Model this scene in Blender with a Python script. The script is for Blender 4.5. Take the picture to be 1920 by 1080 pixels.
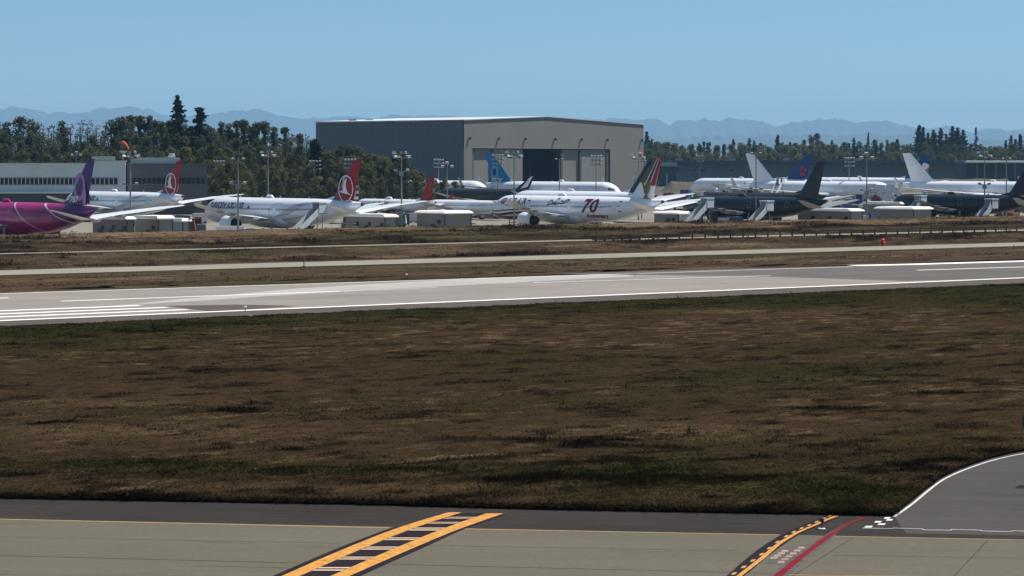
import bpy, bmesh, math, random
import numpy as np
from mathutils import Vector, Matrix
R = math.radians
for o in list(bpy.data.objects): bpy.data.objects.remove(o)
scene = bpy.context.scene
COL = scene.collection

# ------------------------------------------------------------------ camera, sky, sun, exposure
HAZE_D = 3.8e-5      # haze density per metre
F = 5000.0           # focal length in pixels of the 1920 px wide photograph
H = 15.7             # eye height (m)
YH = 307.0           # horizon row
cam = bpy.data.cameras.new("camera"); camo = bpy.data.objects.new("camera", cam); COL.objects.link(camo)
cam.sensor_width = 36.0; cam.lens = 36.0 * F / 1920.0
camo.location = (0, 0, H); camo.rotation_euler = (R(90), 0, 0)
cam.shift_y = -(540 - YH) / 1920.0
cam.clip_start = 1.0; cam.clip_end = 200000
scene.camera = camo

SUN_AZ, SUN_EL = R(62), R(57)
w = bpy.data.worlds.new("World"); scene.world = w; w.use_nodes = True
nt = w.node_tree; nt.nodes.clear()
out = nt.nodes.new("ShaderNodeOutputWorld"); bg = nt.nodes.new("ShaderNodeBackground")
sky = nt.nodes.new("ShaderNodeTexSky"); sky.sky_type = 'NISHITA'; sky.sun_disc = False
sky.sun_elevation = SUN_EL; sky.sun_rotation = SUN_AZ
sky.altitude = 0; sky.air_density = 1.0; sky.dust_density = 0.15; sky.ozone_density = 3.0
bg.inputs[1].default_value = 0.079
stc = nt.nodes.new("ShaderNodeTexCoord"); sad = nt.nodes.new("ShaderNodeVectorMath"); sad.operation = 'MULTIPLY_ADD'; sad.inputs[1].default_value = (1, 1, 2.4); sad.inputs[2].default_value = (0, 0, .035)
nt.links.new(stc.outputs["Generated"], sad.inputs[0]); nt.links.new(sad.outputs[0], sky.inputs["Vector"])
smx = nt.nodes.new("ShaderNodeMix"); smx.data_type = 'RGBA'; smx.blend_type = 'MULTIPLY'; smx.inputs[0].default_value = 1; smx.inputs[7].default_value = (.90, 1.02, .93, 1)
nt.links.new(sky.outputs[0], smx.inputs[6]); nt.links.new(smx.outputs[2], bg.inputs[0]); nt.links.new(bg.outputs[0], out.inputs[0])

sl = bpy.data.lights.new("sun", 'SUN'); sl.energy = 5.0; sl.angle = R(0.5); sl.color = (1, .95, .87)
so = bpy.data.objects.new("sun", sl); COL.objects.link(so)
sdir = Vector((math.sin(SUN_AZ) * math.cos(SUN_EL), math.cos(SUN_AZ) * math.cos(SUN_EL), math.sin(SUN_EL)))
so.rotation_euler = sdir.to_track_quat('Z', 'Y').to_euler(); so.location = (200, 200, 300)
scene.view_settings.view_transform = 'Standard'; scene.view_settings.look = 'None'
scene.view_settings.exposure = 0.6; scene.view_settings.gamma = 1.0

# ------------------------------------------------------------------ measuring helpers
def P(px, py, d):                      # a point at distance d seen at photo pixel (px, py)
    return Vector(((px - 960) * d / F, d, H - (py - YH) * d / F))
def G(px, py, z=0.0):                  # where the sight line of a pixel meets the height z
    d = (H - z) * F / (py - YH)
    return Vector(((px - 960) * d / F, d, z))
U = Vector((.785, .619, 0)).normalized()      # along the runway
N = Vector((-U.y, U.x, 0))                    # across it, away from the camera
def ST(s, t, z=0.0): return U * s + N * t + Vector((0, 0, z))
def s_at(px, t):                              # s of the point on line t seen in column px
    k = (px - 960) / F
    # p = s U + t N ; p.x = k p.y
    return t * (k * N.y - N.x) / (U.x - k * U.y)
def t_of(y0, z=0.0):
    p = G(0, y0, z); return p.dot(N)

# ------------------------------------------------------------------ materials
MATS = {}
def mat(name, color, rough=.6, metal=0., spec=.5, noise=0., nscale=1., bump=0., bscale=5., coat=0., emit=None, color2=None, stretch=None):
    if name in MATS: return MATS[name]
    m = bpy.data.materials.new(name); m.use_nodes = True; n = m.node_tree.nodes; l = m.node_tree.links
    b = n["Principled BSDF"]
    b.inputs["Base Color"].default_value = (*color, 1); b.inputs["Roughness"].default_value = rough
    b.inputs["Metallic"].default_value = metal; b.inputs["Specular IOR Level"].default_value = spec
    b.inputs["Coat Weight"].default_value = coat; b.inputs["Coat Roughness"].default_value = .16
    if emit:
        b.inputs["Emission Color"].default_value = (*emit, 1); b.inputs["Emission Strength"].default_value = 1
    if noise or color2 or bump:
        tc = n.new("ShaderNodeTexCoord"); src = tc.outputs["Object"]
        if stretch:
            mp = n.new("ShaderNodeMapping"); mp.inputs["Scale"].default_value = stretch
            l.new(src, mp.inputs[0]); src = mp.outputs[0]
        tx = n.new("ShaderNodeTexNoise"); tx.inputs["Scale"].default_value = nscale
        tx.inputs["Detail"].default_value = 6; tx.inputs["Roughness"].default_value = .65
        l.new(src, tx.inputs["Vector"])
        rp = n.new("ShaderNodeValToRGB")
        c1 = tuple(c * (1 - noise) for c in color); c2 = color2 or tuple(min(1, c * (1 + noise)) for c in color)
        rp.color_ramp.elements[0].position = .32; rp.color_ramp.elements[1].position = .68
        rp.color_ramp.elements[0].color = (*c1, 1); rp.color_ramp.elements[1].color = (*c2, 1)
        l.new(tx.outputs[0], rp.inputs[0]); l.new(rp.outputs[0], b.inputs["Base Color"])
        if bump:
            t2 = n.new("ShaderNodeTexNoise"); t2.inputs["Scale"].default_value = bscale; t2.inputs["Detail"].default_value = 5
            l.new(src, t2.inputs["Vector"])
            bp = n.new("ShaderNodeBump"); bp.inputs["Strength"].default_value = bump; bp.inputs["Distance"].default_value = .1
            l.new(t2.outputs[0], bp.inputs["Height"]); l.new(bp.outputs[0], b.inputs["Normal"])
    MATS[name] = m
    return m

def paint(name, color, rough=.35, coat=.0, spec=.28): return mat("paint_" + name, color, rough, noise=.04, nscale=.35, coat=coat, spec=spec)
WHITE = paint("white", (.80, .80, .82), .26, .5, .5); 
PALE = paint("pale_grey", (.55, .56, .58))
GREYW = mat("wing_grey", (.50, .52, .54), .35, noise=.06, nscale=.5, coat=.2)
GLASS = mat("dark_glass", (.012, .015, .02), .12, spec=.7)
TYRE = mat("tyre_rubber", (.02, .02, .02), .8)
STEEL = mat("galvanised_steel", (.20, .22, .22), .55, metal=.1, noise=.12, nscale=2)
DARKSTEEL = mat("dark_steel", (.035, .037, .04), .5, noise=.2, nscale=2)
FANM = mat("engine_core", (.03, .03, .035), .35, metal=.6)
LIP = mat("bare_metal_lip", (.6, .6, .62), .22, metal=.9)
LAMP = mat("floodlight_housing", (.26, .28, .29), .4, noise=.1, nscale=3)
RED = paint("red", (.30, .006, .014)); 
NAVY = paint("navy", (.015, .022, .06))

# ------------------------------------------------------------------ object helpers
def link(name, me, parent=None):
    o = bpy.data.objects.new(name, me); COL.objects.link(o)
    if parent is not None: o.parent = parent
    return o
def tag(o, label=None, cat=None, group=None, kind=None):
    if label: o['label'] = label
    if cat: o['category'] = cat
    if group: o['group'] = group
    if kind: o['kind'] = kind
    return o
def thing(name, label, cat, loc=(0, 0, 0), rz=0., group=None):
    o = bpy.data.objects.new(name, None); COL.objects.link(o); o.location = loc; o.rotation_euler = (0, 0, rz)
    o.empty_display_size = .5
    return tag(o, label, cat, group)
def copy_tree(o, parent=None):
    c = o.copy(); COL.objects.link(c)
    if parent is not None: c.parent = parent
    for ch in KIDS.get(o.name, []):
        d = copy_tree(ch, c); KIDS.setdefault(c.name, []).append(d)
    return c
KIDS = {}

class MB:
    """collects verts and faces and builds ONE mesh object"""
    def __init__(s): s.v = []; s.f = []; s.mi = []; s.cur = 0
    def add(s, vs, fs):
        b = len(s.v); s.v += [tuple(v) for v in vs]
        s.f += [tuple(i + b for i in f) for f in fs]; s.mi += [s.cur] * len(fs); return s
    def box(s, c, d, rz=0., M=None, taper=1.):
        hx, hy, hz = d[0] / 2, d[1] / 2, d[2] / 2
        vs = []
        for z, k in ((-hz, 1), (hz, taper)):
            for x, y in ((-hx, -hy), (hx, -hy), (hx, hy), (-hx, hy)): vs.append(Vector((x * k, y * k, z)))
        if rz:
            m = Matrix.Rotation(rz, 3, 'Z'); vs = [m @ v for v in vs]
        if M is not None: vs = [M @ v for v in vs]
        c = Vector(c); vs = [v + c for v in vs]
        return s.add(vs, [(0, 3, 2, 1), (4, 5, 6, 7), (0, 1, 5, 4), (1, 2, 6, 5), (2, 3, 7, 6), (3, 0, 4, 7)])
    def rings(s, rings, cap0=True, cap1=True, closed=True):
        n = len(rings[0]); vs = [p for r in rings for p in r]; fs = []
        for i in range(len(rings) - 1):
            for j in range(n if closed else n - 1):
                k = (j + 1) % n
                fs.append((i * n + j, i * n + k, (i + 1) * n + k, (i + 1) * n + j))
        if cap0: fs.append(tuple(reversed(range(n))))
        if cap1: fs.append(tuple(range((len(rings) - 1) * n, len(rings) * n)))
        return s.add(vs, fs)
    def tube(s, pts, rad, n=8, cap=True):
        pts = [Vector(p) for p in pts]
        if not hasattr(rad, '__len__'): rad = [rad] * len(pts)
        rs = []
        for i, p in enumerate(pts):
            a = pts[max(i - 1, 0)]; b = pts[min(i + 1, len(pts) - 1)]
            d = (b - a).normalized(); up = Vector((0, 0, 1)) if abs(d.z) < .9 else Vector((1, 0, 0))
            x = d.cross(up).normalized(); y = x.cross(d).normalized()
            rs.append([p + (x * math.cos(2 * math.pi * k / n) + y * math.sin(2 * math.pi * k / n)) * rad[i] for k in range(n)])
        return s.rings(rs, cap, cap)
    def prism(s, poly, h0, h1):       # polygon in xy between two heights
        n = len(poly); vs = [(p[0], p[1], h0) for p in poly] + [(p[0], p[1], h1) for p in poly]
        fs = [tuple(reversed(range(n))), tuple(range(n, 2 * n))] + [(i, (i + 1) % n, n + (i + 1) % n, n + i) for i in range(n)]
        return s.add(vs, fs)
    def mesh(s, name, mats, smooth=False):
        me = bpy.data.meshes.new(name); me.from_pydata(s.v, [], s.f)
        if not isinstance(mats, (list, tuple)): mats = [mats]
        for m in mats: me.materials.append(m)
        if len(mats) > 1: me.polygons.foreach_set('material_index', s.mi)
        if smooth:
            me.polygons.foreach_set('use_smooth', [True] * len(s.f))
            me.set_sharp_from_angle(angle=R(38))
        me.validate(); me.update(); return me
    def build(s, name, mats, parent=None, smooth=False):
        o = link(name, s.mesh(name, mats, smooth), parent)
        if parent is not None: KIDS.setdefault(parent.name, []).append(o)
        return o

def np_mesh(name, V, Fq, mats, smooth=False):
    me = bpy.data.meshes.new(name)
    V = np.asarray(V, np.float32); Fq = np.asarray(Fq, np.int32); k = Fq.shape[1]
    me.vertices.add(len(V)); me.vertices.foreach_set('co', V.ravel())
    me.loops.add(Fq.size); me.loops.foreach_set('vertex_index', Fq.ravel())
    me.polygons.add(len(Fq)); me.polygons.foreach_set('loop_start', np.arange(len(Fq), dtype=np.int32) * k)
    if smooth: me.polygons.foreach_set('use_smooth', np.ones(len(Fq), bool))
    for m in (mats if isinstance(mats, (list, tuple)) else [mats]): me.materials.append(m)
    me.update(calc_edges=True); return me
def attr(me, name, vals):
    a = me.attributes.new(name, 'FLOAT', 'POINT'); a.data.foreach_set('value', np.asarray(vals, np.float32).ravel())

# value noise in numpy
def _hash(ix, iy, seed):
    h = (ix.astype(np.int64) * 374761393 + iy.astype(np.int64) * 668265263 + seed * 1274126177) & 0xffffffff
    h = ((h ^ (h >> 13)) * 1274126177) & 0xffffffff
    return ((h ^ (h >> 16)) & 0xffff) / 65535.0
def vnoise(x, y, seed=0):
    ix = np.floor(x); iy = np.floor(y); fx = x - ix; fy = y - iy
    fx = fx * fx * (3 - 2 * fx); fy = fy * fy * (3 - 2 * fy)
    a = _hash(ix, iy, seed); b = _hash(ix + 1, iy, seed); c = _hash(ix, iy + 1, seed); d = _hash(ix + 1, iy + 1, seed)
    return (a * (1 - fx) + b * fx) * (1 - fy) + (c * (1 - fx) + d * fx) * fy
def fbm(x, y, oct=4, seed=0, g=.5):
    s = 0; a = 1.; t = 0
    for i in range(oct):
        s = s + a * vnoise(x * 2 ** i, y * 2 ** i, seed + i * 17); t += a; a *= g
    return s / t

# ------------------------------------------------------------------ ground, pavements, runway, embankment
def veg_material(name, base, pale, green, dark, bumpd=.25, sc=1., trans=0.):
    m = bpy.data.materials.new(name); m.use_nodes = True; n = m.node_tree.nodes; l = m.node_tree.links
    b = n["Principled BSDF"]; b.inputs["Roughness"].default_value = 1; b.inputs["Specular IOR Level"].default_value = 0
    geo = n.new("ShaderNodeNewGeometry"); mp = n.new("ShaderNodeMapping"); mp.vector_type = 'POINT'
    mp.inputs["Rotation"].default_value = (0, 0, -math.atan2(U.y, U.x)); l.new(geo.outputs["Position"], mp.inputs[0])
    def noise(scale, stretch, det=5, rough=.65):
        q = n.new("ShaderNodeMapping"); q.inputs["Scale"].default_value = stretch; l.new(mp.outputs[0], q.inputs[0])
        t = n.new("ShaderNodeTexNoise"); t.inputs["Scale"].default_value = scale * sc; t.inputs["Detail"].default_value = det
        t.inputs["Roughness"].default_value = rough; l.new(q.outputs[0], t.inputs["Vector"]); return t.outputs[0]
    def ramp(src, a, b_):
        r = n.new("ShaderNodeMapRange"); r.inputs[1].default_value = a; r.inputs[2].default_value = b_; l.new(src, r.inputs[0]); return r.outputs[0]
    def mix(fac, c1, c2):
        x = n.new("ShaderNodeMix"); x.data_type = 'RGBA'
        l.new(fac, x.inputs[0])
        for i, c in ((6, c1), (7, c2)):
            if isinstance(c, tuple): x.inputs[i].default_value = (*c, 1)
            else: l.new(c, x.inputs[i])
        return x.outputs[2]
    def at(nm):
        a = n.new("ShaderNodeAttribute"); a.attribute_name = nm; return a.outputs["Fac"]
    c = mix(ramp(noise(.9, (.7, 1, 1)), .3, .7), tuple(x * .55 for x in base), tuple(x * 1.5 for x in base))
    c = mix(at('pale'), c, pale); c = mix(at('green'), c, green); c = mix(at('dark'), c, dark)
    fine = ramp(noise(4, (.6, 1, 1), 4, .85), .3, .72)
    mul = n.new("ShaderNodeMix"); mul.data_type = 'RGBA'; mul.blend_type = 'MULTIPLY'; mul.inputs[0].default_value = 1
    l.new(c, mul.inputs[6]); g = mix(fine, (.5, .5, .5), (1.6, 1.5, 1.4)); l.new(g, mul.inputs[7])
    l.new(mul.outputs[2], b.inputs["Base Color"])
    bp = n.new("ShaderNodeBump"); bp.inputs["Strength"].default_value = .8; bp.inputs["Distance"].default_value = bumpd
    l.new(noise(3, (.6, 1, 1), 6, .75), bp.inputs["Height"]); l.new(bp.outputs[0], b.inputs["Normal"])
    if trans:
        tl = n.new("ShaderNodeBsdfTranslucent"); l.new(mul.outputs[2], tl.inputs[0]); ms = n.new("ShaderNodeMixShader"); ms.inputs[0].default_value = trans
        l.new(b.outputs[0], ms.inputs[1]); l.new(tl.outputs[0], ms.inputs[2]); l.new(ms.outputs[0], n["Material Output"].inputs[0])
    return m
BROWN = (.0320, .0220, .0128); TAN = (.125, .088, .052); GREEN = (.0190, .0205, .0070); DEEP = (.008, .006, .004)
VEG = veg_material("dry_turf", BROWN, TAN, GREEN, DEEP); VEGT = veg_material("dry_blades", BROWN, TAN, GREEN, DEEP, trans=.45)
VEGB = veg_material("dry_bank_turf", (.054, .038, .026), (.130, .096, .062), (.036, .037, .017), (.017, .012, .009), .4, .6)

def ground_sheet():
    m = mat("distant_ground", (.07, .065, .035), .9, noise=.3, nscale=.01)
    mb = MB(); mb.add([(-48000, -900, -.3), (48000, -900, -.3), (48000, 46000, -.3), (-48000, 46000, -.3)], [(0, 1, 2, 3)])
    tag(mb.build("ground", m), kind="structure")
ground_sheet()

def pav(name, color, n=.12, sc=.15, rough=.8, stretch=None, bump=.1):
    return mat(name, color, rough, noise=n, nscale=sc, bump=bump, bscale=8, spec=.2, stretch=stretch)
def sheet_mat(name, c1, c2, rot, fine=.12, rough=.85):
    """pavement: long rolled streaks, blotches, grain"""
    m = bpy.data.materials.new(name); m.use_nodes = True; n = m.node_tree.nodes; l = m.node_tree.links
    b = n["Principled BSDF"]; b.inputs["Roughness"].default_value = 1; b.inputs["Specular IOR Level"].default_value = .02
    geo = n.new("ShaderNodeNewGeometry"); mp = n.new("ShaderNodeMapping"); mp.inputs["Rotation"].default_value = (0, 0, -rot)
    l.new(geo.outputs["Position"], mp.inputs[0])
    def noise(st, det=5):
        q = n.new("ShaderNodeMapping"); q.inputs["Scale"].default_value = st; l.new(mp.outputs[0], q.inputs[0])
        t = n.new("ShaderNodeTexNoise"); t.inputs["Scale"].default_value = 1; t.inputs["Detail"].default_value = det
        t.inputs["Roughness"].default_value = .7; l.new(q.outputs[0], t.inputs["Vector"]); return t.outputs[0]
    r = n.new("ShaderNodeValToRGB"); r.color_ramp.elements[0].position = .35; r.color_ramp.elements[1].position = .65
    r.color_ramp.elements[0].color = (*c1, 1); r.color_ramp.elements[1].color = (*c2, 1)
    ad = n.new("ShaderNodeMath"); ad.operation = 'MULTIPLY_ADD'; ad.inputs[1].default_value = .5
    ml = n.new("ShaderNodeMath"); ml.operation = 'MULTIPLY'; ml.inputs[1].default_value = .5
    l.new(noise((.02, .5, 1)), ad.inputs[0]); l.new(noise((.07, .09, 1)), ml.inputs[0]); l.new(ml.outputs[0], ad.inputs[2])
    l.new(ad.outputs[0], r.inputs[0])
    mx = n.new("ShaderNodeMix"); mx.data_type = 'RGBA'; mx.blend_type = 'MULTIPLY'; mx.inputs[0].default_value = 1
    rr = n.new("ShaderNodeMapRange"); rr.inputs[1].default_value = .25; rr.inputs[2].default_value = .75
    rr.inputs[3].default_value = 1 - fine; rr.inputs[4].default_value = 1 + fine
    l.new(noise((3, 3, 1), 3), rr.inputs[0]); l.new(r.outputs[0], mx.inputs[6]); l.new(rr.outputs[0], mx.inputs[7])
    st = n.new("ShaderNodeMapRange"); st.inputs[1].default_value = .56; st.inputs[2].default_value = .70; st.inputs[3].default_value = 1; st.inputs[4].default_value = .80
    l.new(noise((.12, .35, 1), 7), st.inputs[0])
    m2 = n.new("ShaderNodeMix"); m2.data_type = 'RGBA'; m2.blend_type = 'MULTIPLY'; m2.inputs[0].default_value = 1; l.new(mx.outputs[2], m2.inputs[6]); l.new(st.outputs[0], m2.inputs[7])
    l.new(m2.outputs[2], b.inputs["Base Color"]); return m
RW = math.atan2(U.y, U.x)
TXA = math.atan2((G(1920, 1012) - G(0, 973)).y, (G(1920, 1012) - G(0, 973)).x)
M_ASPH = sheet_mat("taxiway_asphalt", (.024, .021, .020), (.042, .037, .035), TXA, .12)
M_CONC = sheet_mat("taxiway_concrete", (.094, .085, .066), (.112, .102, .079), TXA, .10)
M_RUN = sheet_mat("runway_concrete", (.17, .154, .138), (.245, .222, .202), RW, .06)
M_RUND = sheet_mat("runway_asphalt", (.088, .08, .078), (.12, .112, .107), RW, .08)
M_SHO = sheet_mat("shoulder_asphalt", (.07, .06, .056), (.095, .082, .075), RW, .08)
M_ROAD = sheet_mat("service_road_asphalt", (.18, .17, .14), (.24, .225, .19), RW, .06)
M_APRON = sheet_mat("apron_concrete", (.14, .13, .11), (.235, .215, .18), RW, .06)
M_WHITE = mat("marking_white", (.80, .77, .74), .7, spec=.03, noise=.12, nscale=1.5)
M_WORN = mat("marking_worn_white", (.50, .48, .46), .8, spec=.03, noise=.25, nscale=1.2)
M_YEL = mat("marking_yellow", (.44, .215, .058), .9, spec=.03, noise=.3, nscale=2.5)
M_YEL2 = mat("marking_pale_yellow", (.36, .22, .09), .75, spec=.03, noise=.15, nscale=2.)
M_BLK = mat("marking_black", (.018, .014, .017), .9, spec=.03, noise=.25, nscale=2.)
M_REDP = mat("marking_red", (.15, .014, .022), .9, spec=.03, noise=.25, nscale=2.)
M_PINK = mat("marking_pink_white", (.30, .21, .17), .8, spec=.03, noise=.3, nscale=3.)
M_JOINT = mat("pavement_joint", (.045, .038, .03), .9, spec=.03, noise=.3, nscale=1.)

def poly_sheet(name, pts, z, m, kind="structure"):
    mb = MB(); mb.add([(p[0], p[1], z) for p in pts], [tuple(range(len(pts)))])
    o = mb.build(name, m); tag(o, kind=kind)
    if o.data.polygons[0].normal.z < 0:
        o.data.flip_normals()
    return o
poly_sheet("taxiway_fillet", [G(1700, 1000), G(3200, 1030), G(4200, 700), G(2800, 700), G(1600, 868)], .002, sheet_mat('fillet_asphalt', (.052, .047, .046), (.072, .066, .064), TXA, .10))
poly_sheet("taxiway_shoulder", [(-160, -40), (220, -40), (220, 205), (-160, 205)], 0.0, M_ASPH)
a = G(0, 973); b_ = G(1920, 1012); dv = (b_ - a).normalized()
A0 = a - dv * 120; B0 = b_ + dv * 160
pn = Vector((dv.y, -dv.x, 0)) * 60
poly_sheet("taxiway", [A0, B0, B0 + pn, A0 + pn], 0.004, M_CONC)

def line_strip(mb, pts, widths, z):
    """painted line through world points, with a width in metres"""
    pts = [Vector((p[0], p[1], 0)) for p in pts]
    if not hasattr(widths, '__len__'): widths = [widths] * len(pts)
    vs = []; fs = []
    for i, p in enumerate(pts):
        d = (pts[min(i + 1, len(pts) - 1)] - pts[max(i - 1, 0)]).normalized(); q = Vector((-d.y, d.x, 0)) * widths[i] / 2
        vs += [(p.x - q.x, p.y - q.y, z), (p.x + q.x, p.y + q.y, z)]
        if i: fs.append((2 * i - 2, 2 * i, 2 * i + 1, 2 * i - 1))
    mb.add(vs, fs)
def smoothpts(pts, n=8):
    out = []; P_ = [Vector(p) for p in pts]
    for i in range(len(P_) - 1):
        p0, p1, p2, p3 = P_[max(i - 1, 0)], P_[i], P_[i + 1], P_[min(i + 2, len(P_) - 1)]
        for k in range(n):
            t = k / n
            out.append(.5 * ((2 * p1) + (-p0 + p2) * t + (2 * p0 - 5 * p1 + 4 * p2 - p3) * t * t + (-p0 + 3 * p1 - 3 * p2 + p3) * t ** 3))
    out.append(P_[-1]); return out
def mark(name, m, z, *strips):
    mb = MB()
    for st in strips: line_strip(mb, st[0], st[1], z)
    return tag(mb.build(name, m), kind="structure")
def quadpx(mb, pts, z):
    mb.add([tuple(G(*p)[:2]) + (z,) for p in pts], [tuple(range(len(pts)))])

# yellow edge lines of the taxiway and its joints
mark("taxiway_edge_line", M_YEL2, .008, ([G(-700, 958.5), G(0, 973.5), G(730, 990)], .15), ([G(852, 991.5), G(1460, 1003)], .13), ([G(1560, 1005.5), G(1920, 1012.5), G(2600, 1026)], .10),
     ([G(1470, 1077.5), G(1700, 1081), G(2200, 1090)], .10))
mb = MB()
for st, wd in (([G(-400, 1033), G(0, 1042), G(560, 1056)], .10), ([G(715, 1058), G(1400, 1074), G(2200, 1093)], .09), ([G(-300, 1000), G(0, 1007), G(640, 1019)], .05),
               ([G(790, 1023), G(1380, 1033)], .05), ([G(1560, 1041), G(2200, 1052)], .05), ([G(370, 1061), G(540, 1065)], .05),
               ([G(1460, 1096), G(1515, 1062), G(1600, 1008)], .04), ([G(1770, 1100), G(1853, 1012)], .04), ([G(-300, 930), G(-340, 1120)], .04)):
    line_strip(mb, st, wd, .0075)
tag(mb.build("taxiway_joints", M_JOINT), kind="structure")
mark("shoulder_cracks", M_JOINT, .006, ([G(0, 950), G(330, 956), G(700, 966)], .12), ([G(190, 964), G(450, 971)], .1), ([G(500, 967), G(800, 973)], .12),
     ([G(900, 972), G(1420, 982)], .07), ([G(1340, 979.5), G(1480, 982)], .10))

# ladder shaped hold marking
Ly0 = [(460, 1110), (529, 1080), (604, 1047), (671, 1019), (735, 994), (790, 976), (841, 961)]; Ly1 = [(492, 1110), (562, 1080), (637, 1047), (703, 1019), (766, 994), (818, 976), (866, 961)]
Ry0 = [(553, 1110), (621, 1080), (690, 1050), (758, 1021), (822, 995), (868, 978), (912, 963)]; Ry1 = [(590, 1110), (656, 1080), (724, 1050), (791, 1021), (854, 995), (901, 978), (944, 963)]
def band(name, e0, e1, m, z):
    a = smoothpts([G(*p) for p in e0]); b = smoothpts([G(*p) for p in e1]); mb = MB()
    vs = []; fs = []
    for i in range(len(a)):
        vs += [(a[i].x, a[i].y, z), (b[i].x, b[i].y, z)]
        if i: fs.append((2 * i - 2, 2 * i - 1, 2 * i + 1, 2 * i))
    mb.add(vs, fs); return tag(mb.build(name, m), kind="structure")
band("hold_marking_border", [(440, 1110), (512, 1080), (588, 1047), (656, 1019), (722, 994), (740, 988)], [(462, 1110), (531, 1080), (606, 1047), (673, 1019), (737, 994), (755, 988)], M_BLK, .0085)
band("hold_marking_border", [(588, 1110), (654, 1080), (722, 1050), (789, 1021), (852, 995), (899, 978), (936, 965)], [(612, 1110), (677, 1080), (743, 1050), (808, 1021), (864, 995), (908, 979), (950, 965)], M_BLK, .0085)
def lerp_edge(edge, y):
    for (x0, y0), (x1, y1) in zip(edge, edge[1:]):
        if y1 <= y <= y0: return x0 + (x1 - x0) * (y - y0) / (y1 - y0)
    return edge[-1][0]
mbk = MB(); mbw = MB()
cells = [(1110, 1096), (1090, 1070.5), (1063.5, 1049.5), (1044, 1031), (1025, 1013), (1008, 995), (989.5, 982), (979, 972.5), (969.5, 962.5)]
for y1, y0 in cells:
    quadpx(mbk, [(lerp_edge(Ly1, y1) + 2, y1), (lerp_edge(Ry0, y1) - 2, y1), (lerp_edge(Ry0, y0) - 2, y0), (lerp_edge(Ly1, y0) + 2, y0)], .0085)
for (a1, a0), (b1, b0) in zip(cells, cells[1:]):
    g = a0 - b1
    for y1, y0 in ((a0 - .04 * g, a0 - .30 * g), (b1 + .30 * g, b1 + .04 * g)):
        quadpx(mbw, [(lerp_edge(Ly1, y1) + 1, y1), (lerp_edge(Ry0, y1) - 1, y1), (lerp_edge(Ry0, y0) - 1, y0), (lerp_edge(Ly1, y0) + 1, y0)], .0095)
tag(mbk.build("hold_marking_cells", M_BLK), kind="structure"); tag(mbw.build("hold_marking_rungs", mat("marking_rung", (.52, .36, .26), .75, spec=.03, noise=.15, nscale=2)), kind="structure")
band("hold_marking_rail", Ly0, Ly1, M_YEL, .011); band("hold_marking_rail", Ry0, Ry1, M_YEL, .011)

# hold line on the right: black ground, dashes, solid line, red line, worn letters
def z7(X, Y): return (1340 + X / 6.4, 940 + Y / 6.4)
blk0 = [(60, 980), (150, 890), (430, 650), (600, 525), (780, 415), (960, 330), (1130, 255), (1350, 170)]
blk1 = [(200, 980), (375, 880), (640, 660), (830, 520), (960, 435), (1080, 370), (1290, 280), (1510, 175)]
band("hold_line_ground", [z7(*p) for p in blk0], [z7(*p) for p in blk1], M_BLK, .0095)
band("hold_line_solid", [z7(*p) for p in [(170, 980), (262, 898), (530, 688), (730, 520), (872, 430), (985, 368), (1195, 278), (1328, 218), (1430, 178)]],
     [z7(*p) for p in [(220, 980), (325, 898), (595, 688), (790, 520), (928, 430), (1038, 368), (1245, 278), (1380, 218), (1495, 178)]], M_YEL, .0125)
mb = MB()
for i, (X, Y) in enumerate([(130, 948), (240, 868), (355, 790), (465, 712), (570, 637), (665, 563), (760, 490), (865, 422), (955, 370), (1050, 325), (1140, 288), (1230, 248), (1320, 207), (1390, 175)]):
    k = 1 - .028 * i; w_ = 27 * k; h_ = 17 * k; sk = 12; X -= 6
    quadpx(mb, [z7(X - w_ - sk, Y + h_), z7(X + w_ - sk, Y + h_ - 4), z7(X + w_ + sk, Y - h_), z7(X - w_ + sk, Y - h_ + 4)], .0125)
tag(mb.build("hold_line_dashes", M_YEL2), kind="structure")
band("red_line_ground", [z7(*p) for p in [(560, 980), (670, 898), (850, 740), (1060, 590), (1220, 470), (1380, 375), (1540, 285)]],
     [z7(*p) for p in [(760, 980), (870, 898), (1060, 735), (1230, 595), (1390, 470), (1470, 375), (1600, 285)]], mat("red_line_halo", (.085, .075, .075), .8, spec=.03, noise=.3, nscale=2), .0088)
band("red_line", [z7(*p) for p in [(590, 980), (700, 898), (905, 735), (1095, 590), (1255, 470), (1410, 370), (1550, 285), (1670, 232), (1800, 190)]],
     [z7(*p) for p in [(700, 980), (815, 898), (1005, 735), (1180, 590), (1345, 470), (1470, 370), (1600, 285), (1730, 232), (1855, 190)]], M_REDP, .0125)
mb = MB(); quadpx(mb, [z7(590, 750), z7(770, 752), z7(1150, 525), z7(905, 525)], .0088)
tag(mb.build("worn_letters_ground", mat("worn_letter_ground", (.085, .078, .078), .8, spec=.03, noise=.25, nscale=2)), kind="structure")
mb = MB(); rng = random.Random(4)
for row, (x0, y0, x1, y1, n_) in enumerate([(715, 685, 865, 590, 4), (800, 735, 1065, 548, 6)]):
    for i in range(n_):
        t = (i + .1) / (n_ - .6); cx = x0 + (x1 - x0) * t; cy = y0 + (y1 - y0) * t
        for k in range(3):
            ox = -36 + k * 27
            quadpx(mb, [z7(cx + ox - 13 - 6, cy + 13), z7(cx + ox + 9 - 6, cy + 12), z7(cx + ox + 9 + 9, cy - 13), z7(cx + ox - 13 + 9, cy - 12)], .0125)
        quadpx(mb, [z7(cx - 44 + 3, cy + 4), z7(cx + 32, cy + 3), z7(cx + 36, cy - 5), z7(cx - 38, cy - 4)], .0130 + .0002)
tag(mb.build("worn_letters", M_PINK), kind="structure")

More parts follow.
